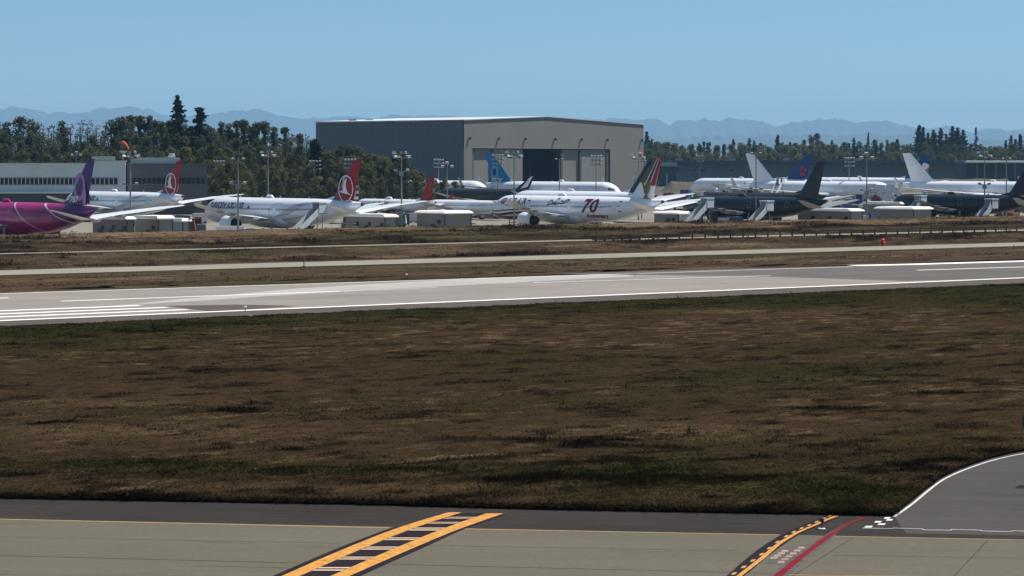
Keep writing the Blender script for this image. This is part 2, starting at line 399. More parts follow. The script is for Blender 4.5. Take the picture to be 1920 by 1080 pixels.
# white edge of the right hand fillet
def z6(X, Y): return (1320 + X / 3.2, 820 + Y / 3.2)
fil = [z6(*p) for p in [(1140, 478), (1250, 400), (1340, 325), (1430, 258), (1540, 205), (1700, 148), (1830, 115), (1920, 98)]] + [(2060, 826), (2300, 792), (2800, 735)]
mark("fillet_edge_line", M_WORN, .010, (smoothpts([G(*p) for p in fil]), .13))
mb = MB()
for X, Y, w_ in [(987, 537, 22), (1043, 508, 19), (1065, 522, 21), (1098, 485, 17), (1112, 496, 18)]:
    quadpx(mb, [z6(X - w_ - 4, Y + 5), z6(X + w_ - 4, Y + 5), z6(X + w_ + 6, Y - 5), z6(X - w_ + 6, Y - 5)], .009)
line_strip(mb, [G(*z6(950, 545)), G(*z6(1130, 548)), G(*z6(1135, 545)), G(*z6(1310, 550)), G(*z6(1320, 556)), G(*z6(1480, 558)), G(*z6(1490, 553)), G(*z6(1660, 558)), G(*z6(1670, 563)), G(*z6(1840, 566)), G(*z6(1850, 562)), G(*z6(2400, 572))], .10, .0095)
tag(mb.build("fillet_checks", M_WORN), kind="structure")
mb = MB(); quadpx(mb, [(1902, 916), (1990, 917), (1985, 910), (1910, 910)], .006); tag(mb.build("painted_patch", M_BLK), kind="structure")

# near field of dry grass
near_x = [-2600, -1500, 0, 640, 1000, 1676] + [p[0] for p in fil[1:]] + [3600]
near_y = [880, 905, 935, 946, 955.5, 968.0] + [p[1] - 4.0 for p in fil[1:]] + [655]
def yfar(px): return 615 - .0432 * px
NC, NR = 620, 420
pxs = np.concatenate([np.linspace(-2600, -120, 60, endpoint=False), np.linspace(-120, 2040, NC - 110), np.linspace(2043, 3600, 50)])
yn = np.interp(pxs, near_x, near_y); yf = yfar(pxs)
yf = np.minimum(yf, yn - 25)
def Gn(px, py):
    d = H * F / (py - YH); return np.stack([(px - 960) * d / F, d], -1)
near = Gn(pxs, yn); far = Gn(pxs, yf)
r = (np.linspace(0, 1, NR) ** 1.35)
GX = near[None, :, 0] + (far - near)[None, :, 0] * r[:, None]; GY = near[None, :, 1] + (far - near)[None, :, 1] * r[:, None]
def field_maps(X, Y):
    s = X * U.x + Y * U.y; t = X * N.x + Y * N.y
    px = 960 + F * X / Y; py = YH + F * H / Y
    d0 = np.interp(px, near_x, near_y) - py; d1 = py - yfar(px)          # how far inside the field, in rows
    lump = fbm(s * .05, t * .16, 4, 3); fine = fbm(s * .35, t * 1.1, 4, 9)
    green = np.clip((1.15 - d1 / 38), 0, 1) * np.clip(fbm(s * .04, t * .1, 3, 41) * 1.6 + .35, 0, 1)
    def blob(cx, cy, rx, ry, a): return a * np.exp(-((px - cx) / rx) ** 2 - ((py - cy) / ry) ** 2)
    g2 = blob(250, 888, 420, 11, 1) + blob(760, 893, 300, 12, 1.1) + blob(1150, 905, 190, 26, 1.2) + blob(1600, 935, 150, 24, .9) + blob(1500, 568, 130, 12, 1.2) \
        + blob(900, 690, 260, 26, .25) + blob(1180, 700, 320, 30, .25) + blob(1880, 575, 160, 22, .8) + blob(1650, 700, 260, 30, .35) + blob(130, 650, 260, 25, .5) + blob(60, 625, 160, 12, .6)
    g3 = np.clip((8 - d0) / 5, 0, 1) * .5
    gm = fbm(s * .22, t * .5, 4, 77)
    green = np.clip(green + g2 * np.clip(gm * 2.2 - .2, 0, 1.2) + g3 * gm * 1.3 + np.clip(fbm(s * .03, t * .07, 4, 5) * 2.6 - 1.5, 0, .3), 0, 1)
    dark = blob(380, 703, 55, 4, .9) + blob(490, 696, 40, 3.5, .7) + blob(980, 838, 200, 5.5, .85) + blob(1130, 848, 120, 3.5, .6) + blob(900, 832, 60, 5, .5) + blob(520, 850, 40, 5, .9) \
        + blob(800, 912, 420, 5, .5) + blob(1220, 913, 260, 7, .6) + blob(1850, 860, 130, 12, .7) + blob(1790, 745, 150, 5, .7) + blob(1520, 775, 90, 3, .6) + blob(60, 800, 140, 4, .6) + blob(400, 778, 160, 5, .6) \
        + blob(1660, 870, 200, 18, .45) + blob(1740, 900, 60, 16, .6) + blob(300, 905, 300, 5, .4)  # some blobs paint the shadow lines of low grass ledges
    dm = fbm(s * .30, t * .55, 5, 21, .6)
    dark = dark * np.clip(dm * 2.4 - .3, 0, 1.1) + np.clip((dm - .57) * 5, 0, .7) + np.clip((2.4 - d0) / 1.6, 0, 1) * .8  # last term paints shade along the near edge of the grass
    pm = fbm(s * .45, t * .95, 5, 60, .62)
    pale = np.clip((pm - .585) * 7, 0, .8) * np.clip(fbm(s * .03, t * .08, 3, 99) * 3 - .9, .05, 1) + blob(250, 815, 340, 16, .35) + blob(1250, 820, 260, 16, .35) + blob(1380, 590, 110, 3.2, .8) + blob(1560, 720, 110, 4, .5) + blob(900, 925, 600, 7, .45) * pm + blob(200, 765, 260, 9, .3) + blob(1150, 925, 160, 6, .4) * pm + blob(1050, 740, 300, 20, .0)
    pale = pale * (.45 + .9 * fine)
    z = .045 + .16 * (lump) * np.clip(d0 / 12, .15, 1) + .13 * (fine - .3) * np.clip(d0 / 4, .3, 1) + .10 * np.clip(d0 / 2.0, 0, 1) * (d0 < 900)
    z = z + .22 * np.clip(green, 0, 1) * gm * np.clip(d0 / 6, .2, 1) + .05
    z = z * np.clip(d1 / 6, .12, 1)
    return green, np.clip(dark, 0, 1), np.clip(pale, 0, 1), np.maximum(z, .035)
g_, d_, p_, Z_ = field_maps(GX, GY)
V = np.stack([GX, GY, Z_], -1).reshape(-1, 3)
nc = len(pxs); idx = np.arange(NR * nc).reshape(NR, nc)
FQ = np.stack([idx[:-1, :-1], idx[:-1, 1:], idx[1:, 1:], idx[1:, :-1]], -1).reshape(-1, 4)
me = np_mesh("grass_field", V, FQ, VEG, True); attr(me, 'green', g_); attr(me, 'dark', d_); attr(me, 'pale', p_)
tag(link("grass_field", me), kind="structure")

# grass tufts standing in the field
def tufts(name, X, Y, Z, g, d, p, hh, m, seed, blades=5, spread=.18):
    rs = np.random.RandomState(seed); n = len(X)
    Xb = np.repeat(X, blades) + rs.normal(0, spread, n * blades); Yb = np.repeat(Y, blades) + rs.normal(0, spread, n * blades)
    Zb = np.repeat(Z, blades) - .03; hb = np.repeat(hh, blades) * rs.uniform(.5, 1.15, n * blades)
    a = rs.uniform(0, math.pi, n * blades); wv = rs.uniform(.02, .06, n * blades) * (1 + hb * 1.6)
    lx = rs.normal(.2, .8, n * blades) * hb; ly = rs.normal(0, .8, n * blades) * hb
    dx = np.cos(a) * wv; dy = np.sin(a) * wv
    V = np.stack([np.stack([Xb - dx, Yb - dy, Zb], -1), np.stack([Xb + dx, Yb + dy, Zb], -1), np.stack([Xb + lx, Yb + ly, Zb + hb], -1)], 1).reshape(-1, 3)
    FQ = np.arange(len(V)).reshape(-1, 3)
    me = np_mesh(name, V, FQ, m)
    for nm, arr in (('green', g), ('dark', d), ('pale', p)): attr(me, nm, np.repeat(arr, blades * 3))
    return tag(link(name, me), kind="stuff")
rs = np.random.RandomState(1); NT = 230000
px = rs.uniform(-250, 2170, NT); yn_ = np.interp(px, near_x, near_y); yf_ = yfar(px)
# sample the ground area evenly by distance
d_n = H * F / (yn_ - YH); d_f = H * F / (yf_ - YH); dd = d_n + (d_f - d_n) * rs.uniform(0.0, 1, NT) ** 1.5
X = (px - 960) * dd / F; Y = dd
g, d, p, z = field_maps(X, Y)
keep = rs.uniform(0, 1, NT) < (.45 + .25 * g + .3 * d + .3 * p); keep &= ~((px > 1676) & (960 + 0 * px > 0) & (np.interp(px, near_x, near_y) - (YH + F * H / dd) < 3)); X, Y, g, d, p, z = [q[keep] for q in (X, Y, g, d, p, z)]
hh = (.065 + .05 * g + .09 * d + .05 * p) * rs.uniform(.5, 1.5, len(X)); hh[rs.uniform(0, 1, len(X)) < .004] *= 3.0
tag(tufts("grass_tufts", X, Y, z, g, d, np.clip(p * .6 + rs.uniform(-.25, .75, len(X)), 0, 1), hh, VEGT, 2, 4), kind="stuff")

# runway
def rw_line(y0, y1920, z=0, ext=(900, 1600)):
    a = G(0, y0, z); b = G(1920, y1920, z); d = (b - a).normalized(); return a - d * ext[0], b + d * ext[1]
def rw_sheet(name, l0, l1, z, m):
    a, b = rw_line(*l0); c, d = rw_line(*l1); return poly_sheet(name, [a, b, d, c], z, m)
rw_sheet("runway_shoulder", (617.5, 533.5), (545, 486), .022, M_SHO)
rw_sheet("runway", (602, 521.5), (550, 489.2), .027, M_RUN)
def rpt(px, frac, z=0):     # point in column px, a fraction of the way from the near to the far edge line
    ya = 602 + (521.5 - 602) * px / 1920; yb = 550 + (489.2 - 550) * px / 1920
    da = H * F / (ya - YH); db = H * F / (yb - YH); d = da + (db - da) * frac
    return Vector(((px - 960) * d / F, d, 0))
def fr(px, y):
    ya = 602 + (521.5 - 602) * px / 1920; yb = 550 + (489.2 - 550) * px / 1920
    da = H * F / (ya - YH); db = H * F / (yb - YH); return (H * F / (y - YH) - da) / (db - da)
poly_sheet("runway_asphalt_patch", [G(1040, 513.5), G(1440, 519), G(1700, 527.5), G(2400, 504), G(4600, 412), G(4600, 396), G(2600, 465), G(1920, 491.5), G(1640, 498), G(1420, 503), G(1240, 508)], .032, M_RUND)
poly_sheet("runway_asphalt_patch", [G(180, 577), G(640, 547), G(1180, 519), G(1200, 512.5), G(900, 521.5), G(560, 541), G(330, 562)], .032, sheet_mat("runway_rubbered", (.27, .255, .25), (.36, .34, .325), RW, .05))
poly_sheet("runway_asphalt_patch", [G(395, 585), G(560, 574), G(440, 571.5), G(310, 574)], .0325, M_SHO)
W = .7
mb = MB()
line_strip(mb, [G(-900, 640.5), G(0, 601.8), G(1920, 521.2), G(4200, 425.5)], 1.15, .037)
line_strip(mb, [rpt(-600, .972), rpt(1600, .972)], .45, .037)
line_strip(mb, [G(1600, 498.3), G(1700, 496.2), G(1920, 489.9), G(3600, 443)], 3.6, .038)
tag(mb.build("runway_edge_line", M_WHITE), kind="structure")
mb = MB()
for yy, xe in ((583.3, 262), (589.2, 312), (595, 352)):
    f_ = fr(0, yy); line_strip(mb, [rpt(-900, f_), rpt(xe, f_)], 1.25, .037)
f_ = fr(0, 559.5); line_strip(mb, [rpt(-400, f_), rpt(16, f_)], .9, .037)
tag(mb.build("runway_threshold_bars", M_WHITE), kind="structure")
mb = MB()
line_strip(mb, [G(114, 565.3), G(640, 546.5)], .75, .037)
line_strip(mb, [G(1720, 507), G(2300, 489)], .9, .037)
tag(mb.build("runway_centre_line", M_WHITE), kind="structure")
mb = MB(); line_strip(mb, [G(1000, 530.5), G(1445, 517.0)], .8, .037); line_strip(mb, [G(640, 547), G(820, 539.5)], .5, .037); line_strip(mb, [G(-60, 609), G(-20, 607.5)], .5, .037)
tag(mb.build("runway_faded_centre_line", M_WORN), kind="structure")

# verge, embankment up to the apron
ks = [(290, .03), (336, .03), (355, .03), (359, .1), (369, 1.5), (371.5, 1.6), (381, 1.6), (383, 1.45), (391, 2.35), (397, 2.62), (400, 2.65), (409, 3.15), (414, 3.5), (418, 3.3), (426, 0.0), (430, -.1)]
def prof(t): return np.interp(t, [k[0] for k in ks], [k[1] for k in ks])
tt = np.concatenate([np.arange(292, 354, 1.0), np.arange(354, 430.1, .45)])
ss = np.concatenate([np.arange(-420, 60, 12.), np.arange(60, 900, .9), np.arange(900, 2600, 12.)])
S, T = np.meshgrid(ss, tt)
amp = np.ones_like(T)
for a0, a1 in ((334, 356), (371, 382)): amp *= np.clip(np.maximum(a0 - T, T - a1) / 2.5, 0, 1)
amp *= np.clip((T - 294) / 5, 0, 1)
nz = fbm(S * .09, T * .22, 5, 8, .6) - .45; nf = fbm(S * .5, T * .8, 3, 19) - .5
Zb = prof(T + amp * 2.2 * (fbm(S * .06, T * .1, 3, 44) - .5)) + amp * (nz * .7 * np.clip((T - 352) / 10, .12, 1) + nf * .35 * np.clip((T - 352) / 10, .1, 1)) * np.where(T > 417, .3, 1)
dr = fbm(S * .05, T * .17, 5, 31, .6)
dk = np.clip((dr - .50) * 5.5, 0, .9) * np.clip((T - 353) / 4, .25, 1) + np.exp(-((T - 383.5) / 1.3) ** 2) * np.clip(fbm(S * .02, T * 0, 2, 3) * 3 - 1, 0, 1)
dk = dk + np.clip((fbm(S * .08, T * .2, 4, 71) - .3) * 2.2, 0, .75) * (np.clip((T - 383) / 2, 0, 1) * np.clip((397.5 - T) / 2, 0, 1) + .6 * np.clip((T - 356) / 2, 0, 1) * np.clip((370 - T) / 2, 0, 1))  # darker slope faces: dead scrub and shade painted into the turf colour
pl = np.clip((fbm(S * .07, T * .3, 4, 13) - .52) * 5, 0, .9) * .8 + np.exp(-((T - 398) / .7) ** 2) * .7 + np.clip((T - 403) / 5, 0, .55)  # narrow pale line paints the sunlit ledge into the turf colour
gr = np.clip((fbm(S * .025, T * .06, 4, 52) - .52) * 4, 0, .8)
V = np.stack([S * U.x + T * N.x, S * U.y + T * N.y, Zb], -1).reshape(-1, 3); idx = np.arange(S.size).reshape(S.shape)
FQ = np.stack([idx[:-1, :-1], idx[:-1, 1:], idx[1:, 1:], idx[1:, :-1]], -1).reshape(-1, 4)
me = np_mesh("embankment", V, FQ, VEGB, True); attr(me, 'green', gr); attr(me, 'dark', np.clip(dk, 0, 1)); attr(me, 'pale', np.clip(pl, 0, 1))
tag(link("embankment", me), kind="structure")
# scrub on the bank
rs = np.random.RandomState(5); n_ = 42000
S2 = rs.uniform(110, 760, n_); T2 = np.where(rs.uniform(0, 1, n_) < .3, rs.uniform(298, 334, n_), np.where(rs.uniform(0, 1, n_) < .35, rs.uniform(356, 370, n_), rs.uniform(383, 416, n_)))
X2 = S2 * U.x + T2 * N.x; Y2 = S2 * U.y + T2 * N.y
dr2 = fbm(S2 * .05, T2 * .17, 5, 31, .6); d2 = np.clip((dr2 - .5) * 5.5, 0, .9)
z2 = prof(T2) + .1
h2 = (.15 + .5 * d2) * rs.uniform(.4, 1.4, n_) * np.where(T2 < 340, .4, 1)
tufts("bank_scrub", X2, Y2, z2, np.clip((fbm(S2 * .025, T2 * .06, 4, 52) - .5) * 4, 0, .8), d2, rs.uniform(0, .8, n_) * (1 - d2), h2, VEGB, 7, 5, .35)

def strip(name, t0, t1, z, m, s0=-420, s1=2600): return poly_sheet(name, [ST(s0, t0), ST(s1, t0), ST(s1, t1), ST(s0, t1)], z, m)
strip("parallel_taxiway", 338, 353.3, .075, M_ROAD)
poly_sheet("service_road", [ST(-420, 375.3), ST(150, 375), ST(420, 372.6), ST(2600, 372.2), ST(2600, 380.3), ST(420, 379.8), ST(150, 377.6), ST(-420, 377.6)], 1.66, M_ROAD)
strip("apron", 424, 1000, .0, M_APRON, -700, 3200)
strip("far_grass", 1000, 3500, .0, mat("far_grass_turf", (.045, .036, .022), .9, noise=.35, nscale=.02), -1500, 4500)

# ------------------------------------------------------------------ aircraft
TYPES = {
 'twin_wide': dict(L=62.8, Rr=3.06, zc=5.05, span=30.0, fin=16.4, fx=(.815, .941, .942, .986), stab=(.885, 6.0, 9.6, 6.4, 2.0), eng=(9.9, 1.72, 5.4), sweep=.70, ztip=7.3, rake=True),
 'freighter': dict(L=50.5, Rr=2.55, zc=5.25, span=24.0, fin=16.1, fx=(.80, .935, .93, .985), stab=(.875, 5.6, 9.3, 5.8, 1.9), eng=(7.9, 1.35, 4.8), sweep=.62, ztip=6.6, rake=False),
 'single': dict(L=39.5, Rr=1.92, zc=3.55, span=17.5, fin=12.3, fx=(.80, .93, .925, .985), stab=(.885, 4.4, 7.1, 4.3, 1.5), eng=(4.9, 1.0, 3.6), sweep=.52, ztip=5.0, rake=False),
 'big_twin': dict(L=76.7, Rr=3.25, zc=6.15, span=32.3, fin=19.4, fx=(.785, .935, .935, .992), stab=(.875, 7.2, 11.2, 7.4, 2.6), eng=(9.8, 2.0, 6.4), sweep=.68, ztip=7.4, rake=False),
}
STA = [(0, .02, -.36), (.004, .17, -.355), (.012, .34, -.32), (.024, .52, -.25), (.04, .70, -.17), (.06, .85, -.09), (.085, .955, -.02), (.11, 1, 0), (.2, 1, 0), (.3, 1, 0), (.4, 1, 0), (.5, 1, 0), (.6, 1, 0),
       (.66, .985, .015), (.71, .95, .045), (.76, .88, .10), (.81, .78, .18), (.86, .65, .285), (.90, .52, .385), (.94, .375, .49), (.975, .22, .60), (.99, .14, .655)]
def fus(tp, xf):        # radius and centre height at fraction xf of the length
    fs = [a[0] for a in STA]
    return tp['Rr'] * float(np.interp(xf, fs, [a[1] for a in STA])), tp['zc'] + tp['Rr'] * float(np.interp(xf, fs, [a[2] for a in STA]))
def onskin(tp, xf, ang, side, off=.05):
    r, z = fus(tp, xf); r += off
    return (tp['L'] * (.5 - xf), side * r * math.cos(ang), z + r * math.sin(ang))
def airfoil(le, chord, th, z, y):
    """closed section at span y : le = x of the leading edge (local, +x nose)"""
    pr = [(0, 0), (.03, .30), (.12, .46), (.3, .5), (.6, .33), (.85, .13), (1, .012), (.85, -.09), (.6, -.25), (.3, -.38), (.12, -.36), (.03, -.24)]
    return [(le - a * chord, y, z + b * th) for a, b in pr]
def finfoil(le, chord, th, z):
    pr = [(0, 0), (.05, .3), (.25, .5), (.5, .45), (.8, .2), (1, .03), (.8, -.2), (.5, -.45), (.25, -.5), (.05, -.3)]
    return [(le - a * chord, b * th, z) for a, b in pr]
MESHCACHE = {}
def textmesh(s, shear=0.):
    key = (s, shear)
    if key in MESHCACHE: return MESHCACHE[key]
    cu = bpy.data.curves.new("lettering", 'FONT'); cu.body = s; cu.size = 1; cu.shear = shear; cu.offset = .028; cu.resolution_u = 3
    o = bpy.data.objects.new("lettering_tmp", cu); COL.objects.link(o)
    bpy.context.view_layer.update()
    me = bpy.data.meshes.new_from_object(o.evaluated_get(bpy.context.evaluated_depsgraph_get()))
    bm = bmesh.new(); bm.from_mesh(me); bmesh.ops.remove_doubles(bm, verts=bm.verts, dist=1e-5); bmesh.ops.triangulate(bm, faces=bm.faces)
    if len(s) <= 2:
        for _ in range(4):
            es = [e for e in bm.edges if e.calc_length() > .12]
            if not es: break
            bmesh.ops.subdivide_edges(bm, edges=es, cuts=1); bmesh.ops.triangulate(bm, faces=bm.faces)
    bm.to_mesh(me); bm.free()
    vs = [tuple(v.co) for v in me.vertices]; fs = [tuple(p.vertices) for p in me.polygons]
    bpy.data.objects.remove(o); bpy.data.curves.remove(cu); bpy.data.meshes.remove(me)
    x0 = min(v[0] for v in vs); x1 = max(v[0] for v in vs)
    res = ([((v[0] - x0), v[1]) for v in vs], fs, x1 - x0); MESHCACHE[key] = res; return res

def fin_geom(tp):
    L = tp['L']; a, b, c, d = tp['fx']      # LE root, TE root, LE top, TE top as fractions
    z0 = tp['zc'] + tp['Rr'] * .93; z1 = tp['fin']
    return L, a, b, c, d, z0, z1
def fin_y(tp, x, z):
    L, a, b, c, d, z0, z1 = fin_geom(tp); k = min(1, max(0, (z - z0) / (z1 - z0)))
    return (.42 * (1 - k) + .16 * k) + .03
def fin_decal(mb, tp, uv, faces, side):
    """uv: points (metres ahead of the tail end, height)"""
    mb.add([(-tp['L'] / 2 + u, side * fin_y(tp, u, z), z) for u, z in uv], faces)

def aircraft(name, typ, tail_px, D, nose, label, skin=WHITE, finm=None, cone=None, eng=WHITE, wing=None, stabm=None, texts=(), doors=(.115, .27, .52, .77), detail=True, folded=False,
             windows=True, group='aircraft parked on the apron', winglet=None, fin_h=None, engines=True, belly=None, cowl=True, rz_off=0., lift=0., fdecals=(), sides=(1, -1), open_doors=()):
    tp = dict(TYPES[typ])
    if fin_h: tp['fin'] = fin_h
    L = tp['L']; Rr = tp['Rr']; zc = tp['zc']; wing = wing or GREYW; stabm = stabm or wing; finm = finm or skin; cone = cone or skin
    rz = math.atan2(N.y, N.x) + rz_off + (0 if nose == 'left' else math.pi)
    hd = Vector((math.cos(rz), math.sin(rz), 0))
    tail = P(tail_px, YH, D); tail.z = 0; c = tail + hd * (L / 2); c.z = lift
    t = thing(name, label, 'airplane', c, rz, group)
    X = lambda xf: L * (.5 - xf)
    # fuselage
    mb = MB(); n = 28; rs_ = []
    for xf, a, z in STA:
        r = Rr * a; zz = zc + Rr * z
        rs_.append([(X(xf), r * math.cos(2 * math.pi * k / n), zz + r * 1.0 * math.sin(2 * math.pi * k / n)) for k in range(n)])
    mb.rings(rs_); body = mb.build('fuselage', skin, t, True)
    # wing root fairing
    mb = MB(); rs_ = []
    for xf, a in ((.31, .2), (.34, .8), (.40, 1.0), (.5, 1.0), (.56, .85), (.60, .2)):
        rs_.append([(X(xf), Rr * (.25 + .72 * a) * math.cos(th), zc - Rr * .62 + Rr * (.18 + .40 * a) * math.sin(th)) for th in [2 * math.pi * k / 16 for k in range(16)]])
    mb.rings(rs_); mb.build('belly_fairing', belly or skin, t, True)
    # cone
    mb = MB(); r1, z1 = fus(tp, .99); mb.tube([(X(.9895), 0, z1), (X(1.0), 0, z1 + .06)], [r1 * 1.0, r1 * .55], 12); mb.build('exhaust_cone', DARKSTEEL, t)
    # wings
    half = tp['span']; sw = tp['sweep']; y0 = Rr * .75; xle = X(.335); rc = L * .19; zr = zc - Rr * .55; zt = tp['ztip']
    for sd in (1, -1):
        mb = MB(); secs = []
        for f in (0, .12, .33, .55, .75, .90, 1.0):
            y = y0 + (half - y0) * f
            le = xle - (y - y0) * sw - (max(0, f - .86) ** 1.5 * 55 if tp['rake'] else 0)
            te = (xle - rc - (y - y0) * .10) if f <= .33 else None
            if te is None:
                yk = y0 + (half - y0) * .33; tek = xle - rc - (yk - y0) * .10; tip_te = xle - (half - y0) * sw - (1.6 + (3.2 if tp['rake'] else .8))
                te = tek + (tip_te - tek) * (f - .33) / .67
                if tp['rake'] and f > .86: te = min(te, le - .9)
            ch = max(le - te, .8); z = zr + (zt - zr) * (f ** 1.25)
            secs.append(airfoil(le, ch, ch * (.13 - .03 * f), z, sd * y))
        if sd < 0: secs = [list(reversed(s_)) for s_ in secs]
        mb.rings(secs); wg = mb.build('wing', wing, t, True)
        yt = y0 + (half - y0)
        let = xle - (half - y0) * sw - (.14 ** 1.5 * 55 if tp['rake'] else 0)
        if folded or winglet is not None:
            mb = MB(); hh = 3.6 if folded else 2.3; lean = 2.2 if folded else 1.3; c0 = 2.4 if folded else 1.6
            A = [airfoil(let, c0, .3, zt - .1, 0), airfoil(let - lean * .55, c0 * .72, .22, zt + hh * .55, 0), airfoil(let - lean * 1.15, c0 * .33, .1, zt + hh, 0)]
            rr = []
            for k, s_ in enumerate(A):
                zc_ = [zt - .1, zt + hh * .55, zt + hh][k]
                rr.append([(p[0], sd * (half + (0, .25, .55)[k]) + (p[2] - zc_), zc_) for p in s_])
            mb.rings(rr); o_ = mb.build('folded_wing_tip' if folded else 'winglet', winglet or wing, wg, True)
        if detail:     # flap track fairings
            for yy in (.24, .45, .62):
                y = sd * (y0 + (half - y0) * yy); le = xle - (abs(y) - y0) * sw; mb = MB()
                z = zr + (zt - zr) * yy ** 1.25 - .45
                xc = le - rc * (1 - yy) * .75 - 1.2
                mb.tube([(xc + 2.4, y, z + .1), (xc + 1, y, z - .1), (xc - 1.4, y, z - .05), (xc - 2.6, y, z + .15)], [.08, .34, .3, .06], 8); mb.build('flap_fairing', wing, wg, True)
        # stabilisers
        f0, rc2, hs, sw2, tc = tp['stab']; mb = MB(); ss_ = []
        for f in (0, .5, 1):
            y = .5 + (hs - .5) * f; ch = rc2 + (tc - rc2) * f
            ss_.append(airfoil(X(f0) - sw2 * f, ch, ch * .1, zc + Rr * .05 + 1.8 * f, sd * y))
        if sd < 0: ss_ = [list(reversed(s_)) for s_ in ss_]
        mb.rings(ss_); mb.build('tailplane', stabm, t, True)
        # engine
        if engines:
            ye, re, le_ = tp['eng']; ye *= sd; xe = xle - (abs(ye) - y0) * sw + re * 1.6; ze = max(re * 1.18 + .45, zc - Rr * .55 - re * .55)
            mb = MB(); pr = [(0, .90), (-.03, .97), (-.12, 1.04), (-.35, 1.08), (-.6, 1.02), (-.82, .86)]
            rs2 = [[(xe + a * le_, ye + re * b * math.cos(th), ze + re * b * math.sin(th)) for th in [2 * math.pi * k / 20 for k in range(20)]] for a, b in pr]
            mb.rings(rs2, False, False)
            inn = [[(xe + a * le_, ye + re * b * math.cos(th), ze + re * b * math.sin(th)) for th in [2 * math.pi * k / 20 for k in range(20)]] for a, b in ((-.82, .86), (-.82, .80), (-.5, .8), (-.2, .84), (-.02, .84), (0, .90))]
            mb.rings(inn, False, False)
            en = mb.build('engine', eng, t, True)
            mb = MB(); mb.tube([(xe - .22 * le_, ye, ze), (xe - .24 * le_, ye, ze)], [re * .84] * 2, 20)
            mb.tube([(xe - .05 * le_, ye, ze), (xe - .22 * le_, ye, ze)], [.05, re * .3], 12)
            mb.build('fan', FANM, en, True)
            mb = MB(); mb.tube([(xe - .5 * le_, ye, ze), (xe - .85 * le_, ye, ze), (xe - 1.05 * le_, ye, ze), (xe - 1.22 * le_, ye, ze)], [re * .78, re * .58, re * .42, .08], 16); mb.build('engine_core', FANM, en, True)
            mb = MB(); xw = xe - .25 * le_; zw = zr + (zt - zr) * ((abs(ye) - y0) / (half - y0)) ** 1.25
            poly = [(xe - .15 * le_, ze + re * .98), (xw - re * 2.2, zw + .15), (xw - re * 4, zw - .1), (xe - .95 * le_, ze + re * .5)]
            mb.add([(p[0], ye - .22, p[1]) for p in poly] + [(p[0], ye + .22, p[1]) for p in poly], [(0, 1, 2, 3), (7, 6, 5, 4), (0, 4, 5, 1), (1, 5, 6, 2), (2, 6, 7, 3), (3, 7, 4, 0)]); mb.build('pylon', wing, en)
        # main gear
        mb = MB(); xg = X(.545); yg = sd * Rr * 1.55; rw_ = .62 if typ != 'single' else .5
        mb.tube([(xg, yg, rw_), (xg, yg * .95, zc - Rr * .6)], [.22, .25], 8); mb.tube([(xg - rw_ * 1.2, yg, rw_), (xg + rw_ * 1.2, yg, rw_)], .14, 6)
        lg = mb.build('main_gear', STEEL, t)
        for dx in ((-1.1, 1.1) if typ != 'single' else (0,)):
            for dy in (-.45, .45):
                mb = MB(); mb.tube([(xg + dx * rw_, yg + dy - .2, rw_), (xg + dx * rw_, yg + dy + .2, rw_)], rw_, 14); mb.build('wheel', TYRE, lg)
    # fin
    L_, a, b, c_, d, z0, z1 = fin_geom(tp); mb = MB(); ss_ = []
    for k in (0, .5, 1): 
        le = X(a + (c_ - a) * k); te = X(b + (d - b) * k); z = z0 + (z1 - z0) * k; ss_.append(finfoil(le, le - te, (.84 - .52 * k), z))
    le = X(c_ + .012); te = X(d); ss_.append(finfoil(le, le - te, .16, z1 + .22))
    mb.rings(ss_); fin = mb.build('tail_fin', finm, t, True)
    mb = MB(); zz = z0 + .05; mb.add([(X(a) + 3.4, 0, zz - .05), (X(a) - 1.0, .3, zz), (X(a) - 1.0, -.3, zz), (X(a) - 1.0, 0, zz + .95 * (z1 - z0) / 9)], [(0, 1, 3), (0, 3, 2), (1, 2, 3), (0, 2, 1)]); mb.build('dorsal_fin', skin if finm is not skin else finm, t)
    # rudder seam
    # nose gear
    mb = MB(); xg = X(.10); mb.tube([(xg, 0, .5), (xg, 0, zc - Rr * .8)], .13, 8); ng = mb.build('nose_gear', STEEL, t)
    for dy in (-.3, .3):
        mb = MB(); mb.tube([(xg, dy - .14, .48), (xg, dy + .14, .48)], .48, 12); mb.build('wheel', TYRE, ng)
    # windscreen
    for sd in (1, -1):
        mb = MB()
        for k in range(3):
            a0 = .62 + k * .0; x0 = .026 + .0095 * k; x1 = x0 + .0085
            lo = .50 - .05 * k; hi = .86 - .06 * k
            mb.add([onskin(tp, x0, lo + .25 * (2 - k) * .5, sd, .04), onskin(tp, x1, lo, sd, .04), onskin(tp, x1, hi, sd, .04), onskin(tp, x0, hi + .2 * (2 - k) * .5, sd, .04)], [(0, 1, 2, 3)])
        mb.build('windscreen', GLASS, t)
    if windows:
        mb = MB()
        for sd in (1, -1):
            x = .135
            while x < .80:
                if min(abs(x - dd) for dd in doors) > .012:
                    w_ = .17 / L; mb.add([onskin(tp, x, .13, sd, .03), onskin(tp, x + w_ * 1.6, .13, sd, .03), onskin(tp, x + w_ * 1.6, .255, sd, .03), onskin(tp, x, .255, sd, .03)], [(0, 1, 2, 3)])
                x += .56 / L
        tag(mb.build('cabin_windows', mat('cabin_window', (.09, .10, .13), .3), t), kind='stuff')
